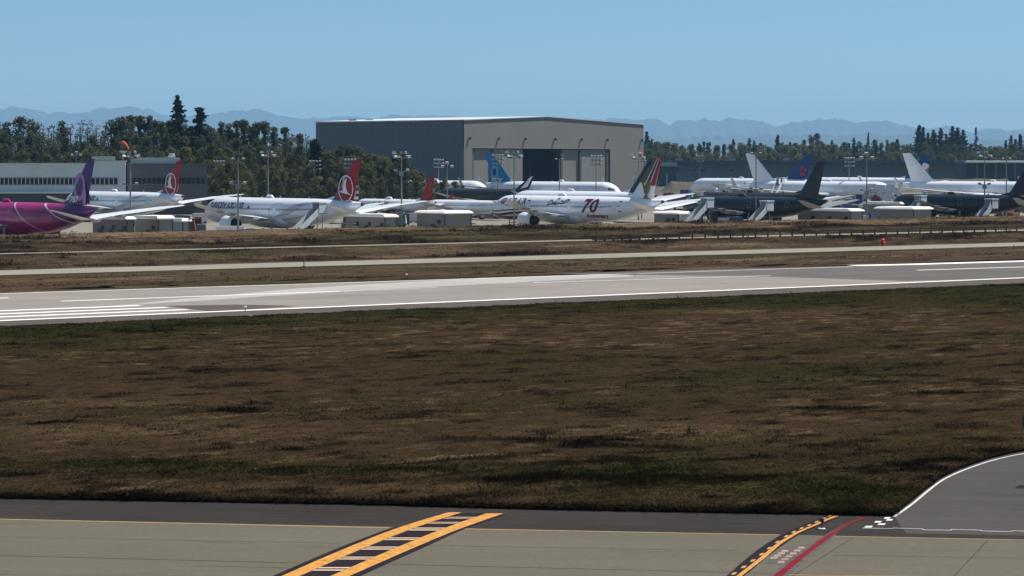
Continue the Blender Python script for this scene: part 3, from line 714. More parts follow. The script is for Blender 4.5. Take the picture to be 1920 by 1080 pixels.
    if detail:
        for sd in (1, -1):
            for dx in doors:
                mb = MB(); w_ = .55 / L; g = .07 / L; lo, hi = -.10, .52
                # thin outline frame of the door
                for (xa, xb, aa, ab) in ((dx - w_, dx - w_ + g, lo, hi), (dx + w_ - g, dx + w_, lo, hi), (dx - w_, dx + w_, lo, lo + .025), (dx - w_, dx + w_, hi - .025, hi)):
                    m_ = (aa + ab) / 2
                    mb.add([onskin(tp, xa, aa, sd, .025), onskin(tp, xb, aa, sd, .025), onskin(tp, xb, m_, sd, .035), onskin(tp, xb, ab, sd, .025), onskin(tp, xa, ab, sd, .025), onskin(tp, xa, m_, sd, .035)], [(0, 1, 2, 3, 4, 5)])
                mb.build('cabin_door', mat('door_seam', (.25, .26, .29), .5), t)
        for xf, hh in ((.22, .5), (.36, .45), (.48, .4), (.66, .4)):
            mb = MB(); r, z = fus(tp, xf); mb.add([(X(xf), 0, z + r - .05), (X(xf) - .8, 0, z + r - .05), (X(xf) - .8, 0, z + r + hh), (X(xf) - .4, .08, z + r)], [(0, 1, 2), (0, 2, 3), (1, 3, 2)]); mb.build('antenna', skin, t)
        mb = MB()
        mb.tube([(X(.42) + 1.6, 0, zc + Rr - .1), (X(.42) + .8, 0, zc + Rr + .22), (X(.42) - .8, 0, zc + Rr + .22), (X(.42) - 1.8, 0, zc + Rr - .1)], [.1, .45, .45, .1], 8)
        mb.build('satellite_dome', skin, t)
    # fuselage lettering
    for (s, xf, zz, h, m, *rest) in texts:
        sh = rest[0] if rest else 0.; stretch = rest[1] if len(rest) > 1 else 1.
        vs, fs, wd = textmesh(s, sh)
        for sd in sides:
            mb = MB(); pts = []
            for u, v in vs:
                uu = u * h * 1.38 * stretch; vv = v * h * 1.38
                x = xf + (uu if sd > 0 else (wd * h * 1.38 * stretch - uu)) / L
                r, z = fus(tp, x); hgt = zz + vv - (z - zc) * 0
                sn = max(-.98, min(.98, (zz + vv - z) / r)); pts.append(onskin(tp, x, math.asin(sn), sd, .06))
            mb.add(pts, fs if sd > 0 else [tuple(reversed(f)) for f in fs]); mb.build('lettering', m, t)
    for dx in open_doors:
        skin_poly(tp, t, 'open_door', [[(dx, zc - .35), (dx + 1.15 / L, zc - .35), (dx + 1.15 / L, zc + 1.9), (dx, zc + 1.9)]], mat('doorway_black', (.012, .012, .015), .8), 1, .08)
    for fn in fdecals:
        for sd in sides: fn(tp, t, fin, sd)
    return t

def skin_poly(tp, parent, name, pts, m, sd, off=.05):
    """flat polygon list laid on the fuselage: pts = list of polys of (xf, height)"""
    mb = MB()
    for poly in pts:
        q = []
        for xf, z in poly:
            r, zz = fus(tp, xf); q.append(onskin(tp, xf, math.asin(max(-.99, min(.99, (z - zz) / r))), sd, off))
        mb.add(q, [tuple(range(len(q)))])
    return mb.build(name, m, parent)
def stroke_poly(pts, w):
    out = []
    for (x0, z0), (x1, z1) in zip(pts, pts[1:]):
        dx, dz = x1 - x0, z1 - z0; l = math.hypot(dx, dz) + 1e-6; nx, nz = -dz / l * w / 2, dx / l * w / 2
        out.append([(x0 + nx, z0 + nz), (x1 + nx, z1 + nz), (x1 - nx, z1 - nz), (x0 - nx, z0 - nz)])
    return out
def skin_stroke(tp, parent, name, pts, w, m, sd, off=.06, n=6):
    """stroke given in (metres from nose, height)"""
    p = smoothpts([(a, b, 0) for a, b in pts], n); q = stroke_poly([(v.x, v.y) for v in p], w)
    return skin_poly(tp, parent, name, [[(a / tp['L'], b) for a, b in poly] for poly in q], m, sd, off)
def fin_poly(tp, parent, name, polys, m, sd, off=0.):
    mb = MB()
    for poly in polys: mb.add([(-tp['L'] / 2 + u, sd * (fin_y(tp, u, z) + off), z) for u, z in poly], [tuple(range(len(poly)))])
    return mb.build(name, m, parent)
def fin_text(tp, parent, s, u0, z0, h, m, sd, shear=0., wide=1., off=.02):
    vs, fs, wd = textmesh(s, shear); k = h * 1.38
    if sd > 0: pts = [(u0 - u * k * wide, z0 + v * k) for u, v in vs]
    else: pts = [(u0 - (wd - u) * k * wide, z0 + v * k) for u, v in vs]
    mb = MB(); mb.add([(-tp['L'] / 2 + u, sd * (fin_y(tp, u, z) + off), z) for u, z in pts], fs); return mb.build('lettering', m, parent)
def ringpolys(cx, cz, rx, rz, w, a0=0, a1=360, n=40):
    out = []
    for i in range(n):
        t0 = R(a0 + (a1 - a0) * i / n); t1 = R(a0 + (a1 - a0) * (i + 1) / n)
        out.append([(cx + rx * math.cos(t0), cz + rz * math.sin(t0)), (cx + rx * math.cos(t1), cz + rz * math.sin(t1)), (cx + (rx - w) * math.cos(t1), cz + (rz - w) * math.sin(t1)), (cx + (rx - w) * math.cos(t0), cz + (rz - w) * math.sin(t0))])
    return out

# liveries
LILAC = paint("lilac", (.36, .17, .42)); PURPLE = paint("purple", (.055, .018, .13)); DWHITE = paint("decal_white", (.8, .8, .82))
SKYB = paint("light_blue", (.10, .42, .66)); BLUE = paint("bright_blue", (.008, .20, .44)); DARKRED = paint("dark_red", (.15, .012, .03)); DKTEXT = paint("dark_text", (.05, .045, .10))
LGREY = paint("line_grey", (.36, .37, .43)); GOLD = paint("gold", (.20, .13, .03)); DGREEN = paint("dark_green", (.012, .05, .025)); OLIVE = paint("olive_gold", (.10, .085, .04))
CHAR = mat("charcoal_paint", (.010, .014, .019), .42, noise=.12, nscale=.4, spec=.35); CHAR2 = mat("black_brown_paint", (.012, .010, .013), .5, noise=.2, nscale=.4)
ORANGE = paint("orange", (.55, .09, .02)); TGREY = paint('tanker_tail_grey', (.20, .21, .22)); PINK = paint("pink", (.55, .2, .22)); TEAL = paint("teal", (.05, .30, .36)); DKBLUE = paint("deep_blue", (.012, .05, .20))

def magenta_skin():
    m = bpy.data.materials.new("magenta_to_purple_paint"); m.use_nodes = True; n = m.node_tree.nodes; l = m.node_tree.links
    b = n["Principled BSDF"]; b.inputs["Roughness"].default_value = .33; b.inputs["Specular IOR Level"].default_value = .35
    tc = n.new("ShaderNodeTexCoord"); sp = n.new("ShaderNodeSeparateXYZ"); l.new(tc.outputs["Object"], sp.inputs[0])
    mr = n.new("ShaderNodeMapRange"); mr.inputs[1].default_value = 31.4; mr.inputs[2].default_value = -31.4; l.new(sp.outputs[0], mr.inputs[0])
    rp = n.new("ShaderNodeValToRGB"); e = rp.color_ramp.elements
    e[0].position = 0; e[0].color = (.27, .007, .14, 1); e[1].position = .74; e[1].color = (.32, .006, .11, 1)
    x = e.new(.84); x.color = (.14, .01, .10, 1); x = e.new(.885); x.color = (.050, .012, .10, 1); x = e.new(.93); x.color = (.09, .012, .11, 1)
    l.new(mr.outputs[0], rp.inputs[0])
    t = n.new("ShaderNodeTexNoise"); t.inputs["Scale"].default_value = .22; t.inputs["Detail"].default_value = 3; l.new(tc.outputs["Object"], t.inputs["Vector"])
    r2 = n.new("ShaderNodeMapRange"); r2.inputs[1].default_value = .3; r2.inputs[2].default_value = .7; r2.inputs[3].default_value = .75; r2.inputs[4].default_value = 1.2; l.new(t.outputs[0], r2.inputs[0])
    mx = n.new("ShaderNodeMix"); mx.data_type = 'RGBA'; mx.blend_type = 'MULTIPLY'; mx.inputs[0].default_value = 1; l.new(rp.outputs[0], mx.inputs[6]); l.new(r2.outputs[0], mx.inputs[7])
    l.new(mx.outputs[2], b.inputs["Base Color"]); return m
MAGENTA = magenta_skin()

def deco_bamboo(tp, t, fin, sd):
    for pts in ([(62.8 - 30.5, 8.0), (62.8 - 27, 6.6), (62.8 - 22.5, 4.4), (62.8 - 17.5, 2.6)], [(62.8 - 18.5, 8.0), (62.8 - 15, 6.9), (62.8 - 11.0, 5.4), (62.8 - 7.2, 4.4)], [(15, 8), (20, 6.4), (26, 4.0), (29, 2.4)]):
        skin_stroke(tp, t, 'swoosh', pts, .26, paint("pale_pink", (.62, .36, .52)), sd)
    skin_stroke(tp, t, 'swoosh', [(28, 6.0), (33, 6.1), (38, 4.9), (44, 4.6), (50, 4.9)], .7, paint("rose", (.38, .06, .16)), sd, .04)
    fin_poly(tp, fin, 'numeral', ringpolys(6.1, 11.3, 2.15, 2.7, .85), LILAC, sd)
    q = [(4.1, 11.6), (5.0, 10.2), (4.8, 8.3), (3.9, 7.95), (3.55, 8.2), (3.5, 9.8)]
    fin_poly(tp, fin, 'numeral', [q], LILAC, sd, .01)
    fin_text(tp, fin, "787", 9.6, 8.35, 1.15, DWHITE, sd, .25, 1.3, .05)
def deco_turkish(tp, t, fin, sd):
    cx, cz = 6.15, 10.35; rx, rz = 2.75, 2.9
    fin_poly(tp, fin, 'emblem', ringpolys(cx, cz, rx, rz, .26), DWHITE, sd, .02)
    b = [(.15, .80), (-.30, .55), (-.45, .20), (-.40, -.13), (-.92, -.23), (0, -.37), (.92, -.50), (.45, -.36), (.2, -.19), (.02, .10), (.0, .42)]
    pts = [(cx - bx * rx, cz + bz * rz) for bx, bz in b]
    tri = [[pts[i] for i in f] for f in ((0, 1, 10), (1, 2, 10), (2, 9, 10), (2, 3, 9), (3, 8, 9), (3, 5, 8), (3, 4, 5), (5, 7, 8), (5, 6, 7))]
    fin_poly(tp, fin, 'emblem', tri, DWHITE, sd, .02)
    # grey ring and flowing lines on the rear body
    L = tp['L']; c0 = L - 29
    skin_poly(tp, t, 'livery_line', [[(a / L, z) for a, z in poly] for poly in ringpolys(c0, 5.0, 3.2, 2.1, .13, 60, 330, 26)], LGREY, sd)
    for k in range(4):
        skin_stroke(tp, t, 'livery_line', [(c0 - 1 + k * 1.2, 3.9 + .15 * k), (c0 + 2.5 + k * 1.1, 5.0), (c0 + 6 + k * 1.1, 6.5), (c0 + 10.5 + k * .9, 7.25)], .16, LGREY, sd)
    for k in range(2): skin_stroke(tp, t, 'livery_line', [(c0 + 2, 3.5 - .2 * k), (c0 + 7, 3.9 - .1 * k), (c0 + 12, 4.7)], .14, LGREY, sd)
    skin_poly(tp, t, 'mark', [[(a / L, z) for a, z in poly] for poly in ringpolys(22.2, 5.95, .4, .4, .38, 0, 360, 10)], DKTEXT, sd)
def deco_gulf(tp, t, fin, sd):
    for dx, z0_, z1_ in ((.262, 4.9, 7.0), (.79, 4.7, 7.1)):
        skin_poly(tp, t, 'open_door', [[(dx, z0_), (dx + .017, z0_), (dx + .017, z1_), (dx, z1_)]], mat('doorway_black', (.012, .012, .015), .8), sd, .08)
    L_, a, b, c, d, z0, z1 = fin_geom(tp)
    def le(z): k = (z - z0) / (z1 - z0); return L_ * (1 - (a + (c - a) * k))
    def te(z): k = (z - z0) / (z1 - z0); return L_ * (1 - (b + (d - b) * k))
    zs = [11.6, 13, 14.5, 16, 17.2]
    def stripe(f0, f1, m, zlo0, zlo1, off=0.):
        polys = []
        zz = [z for z in np.linspace(min(zlo0, zlo1), 17.15, 8)]
        for q0, q1 in zip(zz, zz[1:]):
            g = lambda f, z: le(z) + (te(z) - le(z)) * f
            polys.append([(g(f0, q0), q0), (g(f1, q0), q0), (g(f1, q1), q1), (g(f0, q1), q1)])
        fin_poly(tp, fin, 'stripe', polys, m, sd, off)
    stripe(.0, .42, OLIVE, 11.4, 11.4); stripe(.42, .47, DWHITE, 11.4, 11.4, .004); stripe(.47, .68, DGREEN, 11.2, 11.2); stripe(.68, .73, DWHITE, 11.2, 11.2, .004); stripe(.73, 1.0, RED, 10.7, 10.7)
    # falcon silhouette
    fz, fx = 9.9, 5.6
    for poly in ([(1.6, 1.5), (1.0, 1.9), (.5, .4), (.9, -.4)], [(-1.5, 1.9), (-.9, 2.1), (-.1, .9), (-.9, -.3)], [(1.0, .5), (-.6, 1.2), (-.9, -.6), (.2, -1.6), (.9, -.7)], [(.3, 1.5), (-.3, 1.5), (-.5, .6), (.5, .6)], [(.5, -1.3), (1.2, -2.1), (.3, -2.2), (-.5, -2.1), (-.2, -1.2)]):
        fin_poly(tp, fin, 'falcon_emblem', [[(fx + u, fz + v) for u, v in poly]], GOLD, sd, .02)
    # tricolour sweep under the nose, anniversary lines, arabic lettering
    skin_stroke(tp, t, 'sweep', [(1.2, 4.2), (5, 4.25), (10, 4.6), (16, 4.7)], .30, OLIVE, sd); skin_stroke(tp, t, 'sweep', [(1.0, 3.7), (5, 3.4), (10, 3.8), (15, 4.1)], .5, DGREEN, sd); skin_stroke(tp, t, 'sweep', [(2.5, 3.0), (6, 2.75), (9, 2.7), (12, 2.9)], .7, RED, sd)
    L = tp['L']
    for pts in ([(24.6, 6.3), (25.4, 7.1), (26.4, 6.35), (27.4, 6.9)], [(25.8, 6.1), (28, 6.35), (30.0, 6.3), (31.8, 6.95)], [(29.0, 7.1), (30.0, 6.7), (31.0, 7.2), (32.3, 7.1)], [(27.2, 7.5), (28.2, 7.4)], [(24.2, 5.9), (26, 6.15), (28, 6.05)]):
        skin_stroke(tp, t, 'script', pts, .26, DKTEXT, sd)
def deco_spice(tp, t, fin, sd):
    rng = random.Random(9); L_, a, b, c, d, z0, z1 = fin_geom(tp); polys = []
    for i in range(26):
        k = rng.random() * .75; z = z0 + (z1 - z0) * k; l0 = L_ * (1 - (a + (c - a) * k)); t0 = L_ * (1 - (b + (d - b) * k)); u = t0 + (l0 - t0) * rng.uniform(.12, .85); r = rng.uniform(.14, .34)
        polys.append([(u + r * math.cos(q), z + r * math.sin(q)) for q in [2 * math.pi * j / 8 for j in range(8)]])
    fin_poly(tp, fin, 'dot_pattern', polys, ORANGE, sd)
    skin_poly(tp, t, 'red_tail_band', [[(x / 39.5, z0_), ((x + 1) / 39.5, z0_), ((x + 1) / 39.5, z1_), (x / 39.5, z1_)] for x in range(31, 38) for z0_, z1_ in [(fus(tp, x / 39.5)[1] - 1.0 * fus(tp, x / 39.5)[0] * .7, fus(tp, x / 39.5)[1] + fus(tp, x / 39.5)[0] * .75)]], RED, sd, .03)
def deco_stripes(tp, t, fin, sd):
    L_, a, b, c, d, z0, z1 = fin_geom(tp)
    for k in range(4):
        z = 6.3 + k * 1.45; fin_poly(tp, fin, 'stripe', [[(1.6 - .0 * k, z), (6.0 - .75 * k, z + .25), (5.8 - .75 * k, z + 1.0), (1.5 - .2 * k, z + .75)]], DWHITE, sd)
def deco_777x(tp, t, fin, sd):
    fin_poly(tp, fin, 'numeral', ringpolys(6.5, 12.7, 1.95, 2.3, .8), SKYB, sd); fin_poly(tp, fin, 'numeral', ringpolys(6.5, 12.7, .9, 1.1, .7), DKBLUE, sd)
    fin_poly(tp, fin, 'numeral', [[(5.4, 11.4), (4.6, 12.4), (4.4, 10.6), (5.2, 9.8), (5.6, 10.0)]], SKYB, sd, .01)
    s_ = "777X"
    fin_text(tp, fin, s_, 11.6, 8.9, 1.6, DWHITE, sd, .3, 1.3, .05)
def deco_blossom(tp, t, fin, sd):
    cx, cz = 6.3, 12.6; polys = []
    for k in range(5):
        q = R(90 + 72 * k); px_, pz_ = cx + 1.25 * math.cos(q), cz + 1.45 * math.sin(q)
        polys.append([(px_ + .85 * math.cos(w_), pz_ + .85 * math.sin(w_)) for w_ in [2 * math.pi * j / 10 for j in range(10)]])
    fin_poly(tp, fin, 'emblem', polys, RED, sd); fin_poly(tp, fin, 'emblem', [[(cx + .9 * math.cos(R(90 + 72 * k)), cz + 1.0 * math.sin(R(90 + 72 * k))), (cx + 1.9 * math.cos(R(82 + 72 * k)), cz + 2.2 * math.sin(R(82 + 72 * k))), (cx + 1.9 * math.cos(R(98 + 72 * k)), cz + 2.2 * math.sin(R(98 + 72 * k)))] for k in range(5)], PINK, sd, .015)
def deco_fern(tp, t, fin, sd):
    L_, a, b, c, d, z0, z1 = fin_geom(tp); polys = []
    for k in np.linspace(.05, .8, 8):
        z = z0 + (z1 - z0) * k; t0 = L_ * (1 - (b + (d - b) * k)); l0 = L_ * (1 - (a + (c - a) * k)); m_ = t0 + (l0 - t0) * .55
        polys.append([(t0 + .1, z + .8), (m_, z), (m_, z + .35), (t0 + .1, z + 1.15)])
    fin_poly(tp, fin, 'fern_emblem', polys, DWHITE, sd)
def deco_flagtail(tp, t, fin, sd):
    fin_poly(tp, fin, 'emblem', [[(2.6, 10), (6.4, 10), (6.0, 14.4), (1.4, 14.4)]], PINK, sd); fin_poly(tp, fin, 'emblem', ringpolys(3.6, 14.6, 1.9, 1.5, 1.4, 0, 360, 12), DWHITE, sd, .01)

MAGENTA_T = PURPLE
aircraft('airliner', 'twin_wide', 182, 503, 'left', 'magenta wide-body with lilac numeral on its purple tail fin, cut off by the left edge', MAGENTA, PURPLE, eng=MAGENTA, wing=PALE, stabm=WHITE, fdecals=[deco_bamboo], windows=True)
aircraft('airliner', 'twin_wide', 345, 700, 'left', 'white wide-body with red bird-ring tail in front of the dark office block', WHITE, RED, texts=[("TURKISH AIRLINES", .10, 5.7, 1.25, DKTEXT, .25, 1.0)], fdecals=[deco_turkish], stabm=WHITE)
aircraft('airliner', 'twin_wide', 682, 566, 'left', 'white wide-body with red bird-ring tail and stairs at its rear door, nearest the left mound', WHITE, RED, open_doors=(.745,), texts=[("TURKISH AIRLINES", .09, 5.75, 1.25, DKTEXT, .25, 1.0)], fdecals=[deco_turkish], stabm=WHITE)
aircraft('airliner', 'single', 818, 755, 'left', 'white narrow-body with red dotted tail and red lettering on its roofline', WHITE, RED, eng=RED, texts=[("spicejet", .28, 3.7, 1.5, RED, .15, 1.2)], fdecals=[deco_spice], winglet=RED, belly=RED)
aircraft('airliner', 'single', 676, 700, 'left', 'narrow-body with black striped tail mostly hidden behind the red bird-ring tail', WHITE, NAVY, fdecals=[deco_stripes], windows=False, detail=False)
aircraft('airliner', 'twin_wide', 1245, 604, 'left', 'white wide-body with a big dark red 70 and falcon tail', WHITE, WHITE, texts=[("GULF AIR", .10, 6.0, 1.45, DARKRED, .1, 1.15), ("7", .594, 4.45, 3.1, DARKRED, .2, 1.2), ("0", .640, 4.45, 3.1, DARKRED, .2, 1.25), ("Anniversary", .612, 3.2, .95, DARKRED, .35, 1.15)], fdecals=[deco_gulf], stabm=WHITE)
aircraft('airliner', 'twin_wide', 1232, 715, 'left', 'white wide-body with navy tail fin directly behind the falcon-tailed one', WHITE, CHAR, windows=False, stabm=WHITE)
aircraft('tanker_plane', 'freighter', 1552, 625, 'left', 'charcoal tanker plane with white stairs at its side, left of the flat white-roofed sheds', CHAR, CHAR, wing=TGREY, eng=CHAR, stabm=TGREY, windows=False)
aircraft('tanker_plane', 'freighter', 1549, 715, 'left', 'dark plane whose roof and fin edge just show behind the left charcoal tanker', CHAR2, CHAR2, eng=CHAR, windows=False, stabm=TGREY)
aircraft('tanker_plane', 'freighter', 1948, 668, 'left', 'charcoal tanker plane cut off by the right edge', CHAR, CHAR, wing=TGREY, eng=CHAR, windows=False, stabm=TGREY)
aircraft('airliner', 'freighter', 1004, 830, 'left', 'black jet with white fern on its black tail, below the blue tail', CHAR2, CHAR2, fdecals=[deco_fern], windows=False, detail=False, eng=CHAR, fin_h=11.4)
aircraft('airliner', 'single', 962, 735, 'left', 'white narrow-body nose and roof behind the long shed, left of the falcon-tailed jet', WHITE, WHITE, fin_h=6.5, detail=False)
aircraft('airliner', 'big_twin', 908, 975, 'right', 'white wide-body with bright blue numeral tail and folded wing tips before the hangar', WHITE, BLUE, folded=True, fdecals=[deco_777x], windows=False, texts=[])
aircraft('airliner', 'big_twin', 690, 1045, 'right', 'white wide-body with teal tail behind the hangar bushes', WHITE, TEAL, folded=True, windows=False)
aircraft('airliner', 'big_twin', 1396, 1000, 'right', 'unmarked white wide-body with white fin, left one of the pair on the right', WHITE, WHITE, folded=True, windows=False, stabm=WHITE)
aircraft('airliner', 'big_twin', 1690, 985, 'right', 'unmarked white wide-body with white fin, right one of the pair, running to the right edge', WHITE, WHITE, folded=True, windows=False, stabm=WHITE)
aircraft('airliner', 'big_twin', 1526, 1120, 'left', 'white wide-body with blue tail and red blossom emblem', WHITE, DKBLUE, eng=WHITE, windows=False, fdecals=[deco_blossom], stabm=WHITE)
aircraft('airliner', 'big_twin', 1746, 1190, 'left', 'white wide-body whose blue and pink tail shows right of the right white fin', WHITE, DKBLUE, windows=False, fdecals=[deco_flagtail])
aircraft('airliner', 'single', 2010, 870, 'left', 'white plane roof along the right edge behind the charcoal tanker', WHITE, WHITE, windows=False, detail=False)

# ------------------------------------------------------------------ buildings
CLAD_L = mat("pale_cladding", (.56, .60, .60), .6, noise=.08, nscale=.15); CLAD_D = mat("charcoal_cladding", (.075, .075, .088), .6, noise=.12, nscale=.2)
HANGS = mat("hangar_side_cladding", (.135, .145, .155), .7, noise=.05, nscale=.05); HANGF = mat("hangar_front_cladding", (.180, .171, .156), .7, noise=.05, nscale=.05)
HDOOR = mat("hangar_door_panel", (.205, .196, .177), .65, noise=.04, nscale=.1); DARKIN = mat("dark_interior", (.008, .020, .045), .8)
ROOFM = mat("roof_membrane", (.50, .51, .50), .6, noise=.06, nscale=.1); TRIM = mat("dark_trim", (.06, .055, .05), .6)
WINM = mat("office_glass", (.012, .02, .026), .35, spec=.25, noise=.5, nscale=.4); SHEDW = mat("shed_wall", (.22, .205, .19), .7, noise=.06, nscale=.3); SHEDR = mat("shed_roof", (.85, .83, .76), .6, noise=.08, nscale=.3)
LONGW = mat("long_wall_cladding", (.17, .17, .20), .7, noise=.10, nscale=.08); LONGR = mat("long_roof", (.035, .042, .055), .7, noise=.2, nscale=.06)
TEALR = mat("teal_roof", (.22, .36, .40), .5, noise=.08, nscale=.1)

# hangar: corner C, front towards e1, side towards e2
C = Vector((-24.3, 1350, 0)); e1 = Vector((.64, .768, 0)).normalized(); e2 = Vector((-.768, .64, 0)).normalized(); FL, SL = 151., 104.
hang = thing('hangar', 'huge grey aircraft hangar with shallow gable roof and open dark door', 'hangar', C, 0)
def HP(a, b, z): return e1 * a + e2 * b + Vector((0, 0, z))
EH, RH, RIDGE = 37.6, 40.2, .44
def quad(mb, p): mb.add(p, [tuple(range(len(p)))])
D0, D1, DH = 6.5, 121.0, 23.6                   # door opening range along the front and its height
# walls (0.6 m thick front built of pieces round the opening)
mb = MB()
def slab(mb, a0, a1, b0, b1, z0, z1):
    mb.add([HP(a0, b0, z0), HP(a1, b0, z0), HP(a1, b1, z0), HP(a0, b1, z0), HP(a0, b0, z1), HP(a1, b0, z1), HP(a1, b1, z1), HP(a0, b1, z1)], [(0, 3, 2, 1), (4, 5, 6, 7), (0, 1, 5, 4), (1, 2, 6, 5), (2, 3, 7, 6), (3, 0, 4, 7)])
slab(mb, 0, D0, 0, 1, 0, DH); slab(mb, D1, FL, 0, 1, 0, DH)
pk = FL * RIDGE
mb.add([HP(0, 0, DH), HP(FL, 0, DH), HP(FL, 0, EH - .6), HP(pk, 0, RH), HP(0, 0, EH), HP(0, 1, DH), HP(FL, 1, DH), HP(FL, 1, EH - .6), HP(pk, 1, RH), HP(0, 1, EH)],
       [(0, 1, 2, 3, 4), (9, 8, 7, 6, 5), (0, 5, 6, 1)])
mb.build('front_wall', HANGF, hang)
mb = MB(); slab(mb, 0, .8, 1.003, SL, 0, EH - .02); slab(mb, FL - .8, FL, 1.003, SL, 0, EH - .65); slab(mb, .8, FL - .8, SL - .8, SL, 0, EH - .8)
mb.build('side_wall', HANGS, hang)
mb = MB(); ov = .5
for a0, z0, a1, z1 in ((-ov, EH + .05, pk, RH + .06), (pk, RH + .06, FL + ov, EH - .55)):
    mb.add([HP(a0, -ov, z0), HP(a1, -ov, z1), HP(a1, SL + ov, z1), HP(a0, SL + ov, z0), HP(a0, -ov, z0 + .45), HP(a1, -ov, z1 + .45), HP(a1, SL + ov, z1 + .45), HP(a0, SL + ov, z0 + .45)], [(0, 3, 2, 1), (4, 5, 6, 7), (0, 1, 5, 4), (2, 3, 7, 6), (3, 0, 4, 7), (1, 2, 6, 5)])
mb.build('roof', ROOFM, hang)
mb = MB(); slab(mb, -ov - .05, pk, -ov - .12, -ov - .01, EH - .4, EH - .1)
# door leaves
for a0, a1, b in ((6.6, 22.5, 1.4), (24.2, 47.6, .9), (80.6, 95.0, 1.4), (96.6, 118.2, .9)):
    mb = MB(); slab(mb, a0, a1, b, b + .5, 0, DH - .4); dl = mb.build('hangar_door', HDOOR, hang)
    mb = MB()
    for k in range(1, 4): slab(mb, a0 + (a1 - a0) * k / 4 - .06, a0 + (a1 - a0) * k / 4 + .06, b - .02, b - .003, 0, DH - .4)
    mb.build('seam', mat('door_seam_grey', (.175, .165, .147), .7), dl)
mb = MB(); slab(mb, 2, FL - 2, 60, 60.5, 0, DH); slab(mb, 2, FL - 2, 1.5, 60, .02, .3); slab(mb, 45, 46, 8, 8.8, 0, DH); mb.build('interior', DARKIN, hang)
mb = MB()
for a in (52, 60, 67): slab(mb, a, a + .5, 12, 12.6, 0, 19)
slab(mb, 46, 60, 12.7, 13.2, 18.6, 19.2); slab(mb, 46, 72, 12.7, 13.2, 8.6, 9.2)
mb.build('scaffold', mat('scaffold_blue', (.02, .05, .10), .6), hang)
for a in (6.55, 22.6, 79.0, 95.05, 118.3):
    mb = MB(); slab(mb, a, a + (1.5 if a < 100 else 2.6), .5, 1.8, 0, DH - .3); mb.build('door_post', mat('door_post_brown', (.085, .065, .055), .7), hang)
mb = MB(); slab(mb, D0 - .1, D1 + .1, -.12, -.003, DH, DH + .35); mb.build('door_header', mat('header_grey', (.22, .2, .18), .7), hang)
for a in (4, 27, 48.5, 73, 95.5, 118, 149):
    mb = MB(); c_ = HP(a, -.6, 28.6); mb.box(c_, (1.3, .7, 1.2), taper=.7); mb.build('wall_floodlight', DARKSTEEL, hang)
for a in (8, 21, 37): 
    mb = MB(); mb.box(HP(a * 1.0 + 4, SL * (.85), EH + 1.3), (4, 2, 1.0)); mb.build('roof_vent', mat('vent_rust', (.35, .2, .16), .7), hang)
mb = MB()
for b in np.arange(4, SL, 4.0): slab(mb, -.06, -.003, b, b + .12, 0, EH - .3)
mb.build('cladding_joints', mat('joint_dark', (.129, .139, .149), .7), hang)


def facade_block(name, label, cx0, cx1, ytop, D, rz, depth, wallm, bands, roofm=ROOFM, extra=None, cat='building', skew=None):
    """block whose near-face runs between photo columns cx0..cx1 at distance D (left) turning by rz"""
    a = P(cx0, YH, D); a.z = 0
    d = Vector((math.cos(rz), math.sin(rz), 0)); k = (cx1 - 960) / F
    ln = (k * a.y - a.x) / (d.x - k * d.y); hgt = H + (YH - ytop) * D / F
    t = thing(name, label, cat, a, rz)
    mb = MB(); mb.box((ln / 2, depth / 2, hgt / 2), (ln, depth, hgt)); mb.build('wall', wallm, t)
    mb = MB(); mb.box((ln / 2, depth / 2, hgt + .2), (ln + .5, depth + .5, .4)); rf = mb.build('roof', roofm, t)
    return t, ln, hgt
def window_band(t, ln, z0, z1, x0, x1, n, m=WINM, gap=.3, frame=None):
    w_ = (x1 - x0) / n
    for i in range(n):
        mb = MB(); xa = x0 + w_ * i + gap / 2; xb = x0 + w_ * (i + 1) - gap / 2
        mb.box(((xa + xb) / 2, -.03, (z0 + z1) / 2), (xb - xa, .12, z1 - z0)); wd = mb.build('window', m, t)
    mb = MB(); mb.box(((x0 + x1) / 2, -.11, z1 + .12), (x1 - x0, .2, .2)); mb.box(((x0 + x1) / 2, -.11, z0 - .12), (x1 - x0, .2, .2)); mb.build('window_sill', frame or wallframe, t)
wallframe = mat('window_trim', (.22, .24, .25), .6)
# pale office building on the left
D = 800.
t, ln, hg = facade_block('office_building', 'long pale grey office building with a ribbon of dark windows behind the magenta jet', -160, 165, 308, D, R(8), 30, CLAD_L, None)
window_band(t, ln, 9.5, 11.3, 6, ln - 2, 34)
mb = MB(); mb.box((ln / 2, -.25, 3.4), (ln - 1, .5, 6.6)); mb.build('shaded_ground_floor', mat('ground_floor_shade', (.03, .035, .045), .3, noise=.5, nscale=.3), t)  # shade of the recessed ground floor put into a dark colour
mb = MB(); mb.box((ln / 2, -1.0, 7.0), (ln, 2.2, .5)); mb.build('canopy', CLAD_L, t)
t, ln, hg = facade_block('office_building', 'taller pale grey end block between the magenta jet fin and the dark block', 165.4, 235, 303.5, D + 8, R(8), 32, mat("pale_cladding_end", (.52, .57, .60), .6, noise=.06, nscale=.15), None)
window_band(t, ln, 9.5, 11.3, .8, ln - 2.2, 6)
mb = MB(); mb.box((ln * .4, 10, hg + 1.0), (7, 5, 1.4)); mb.build('roof_unit', mat('roof_unit_green', (.20, .26, .23), .6), t)
mb = MB(); mb.box((ln / 2, -.2, 3.4), (ln - .6, .4, 6.4)); mb.build('shaded_ground_floor', MATS['ground_floor_shade'], t)
t, ln, hg = facade_block('office_building', 'charcoal clad office block with a row of square windows', 238, 389, 309, D + 22, R(8), 34, CLAD_D, None, roofm=CLAD_D)
window_band(t, ln, 9.5, 11.4, 1.6, ln - .6, 15, frame=mat('charcoal_trim', (.10, .11, .12), .6))
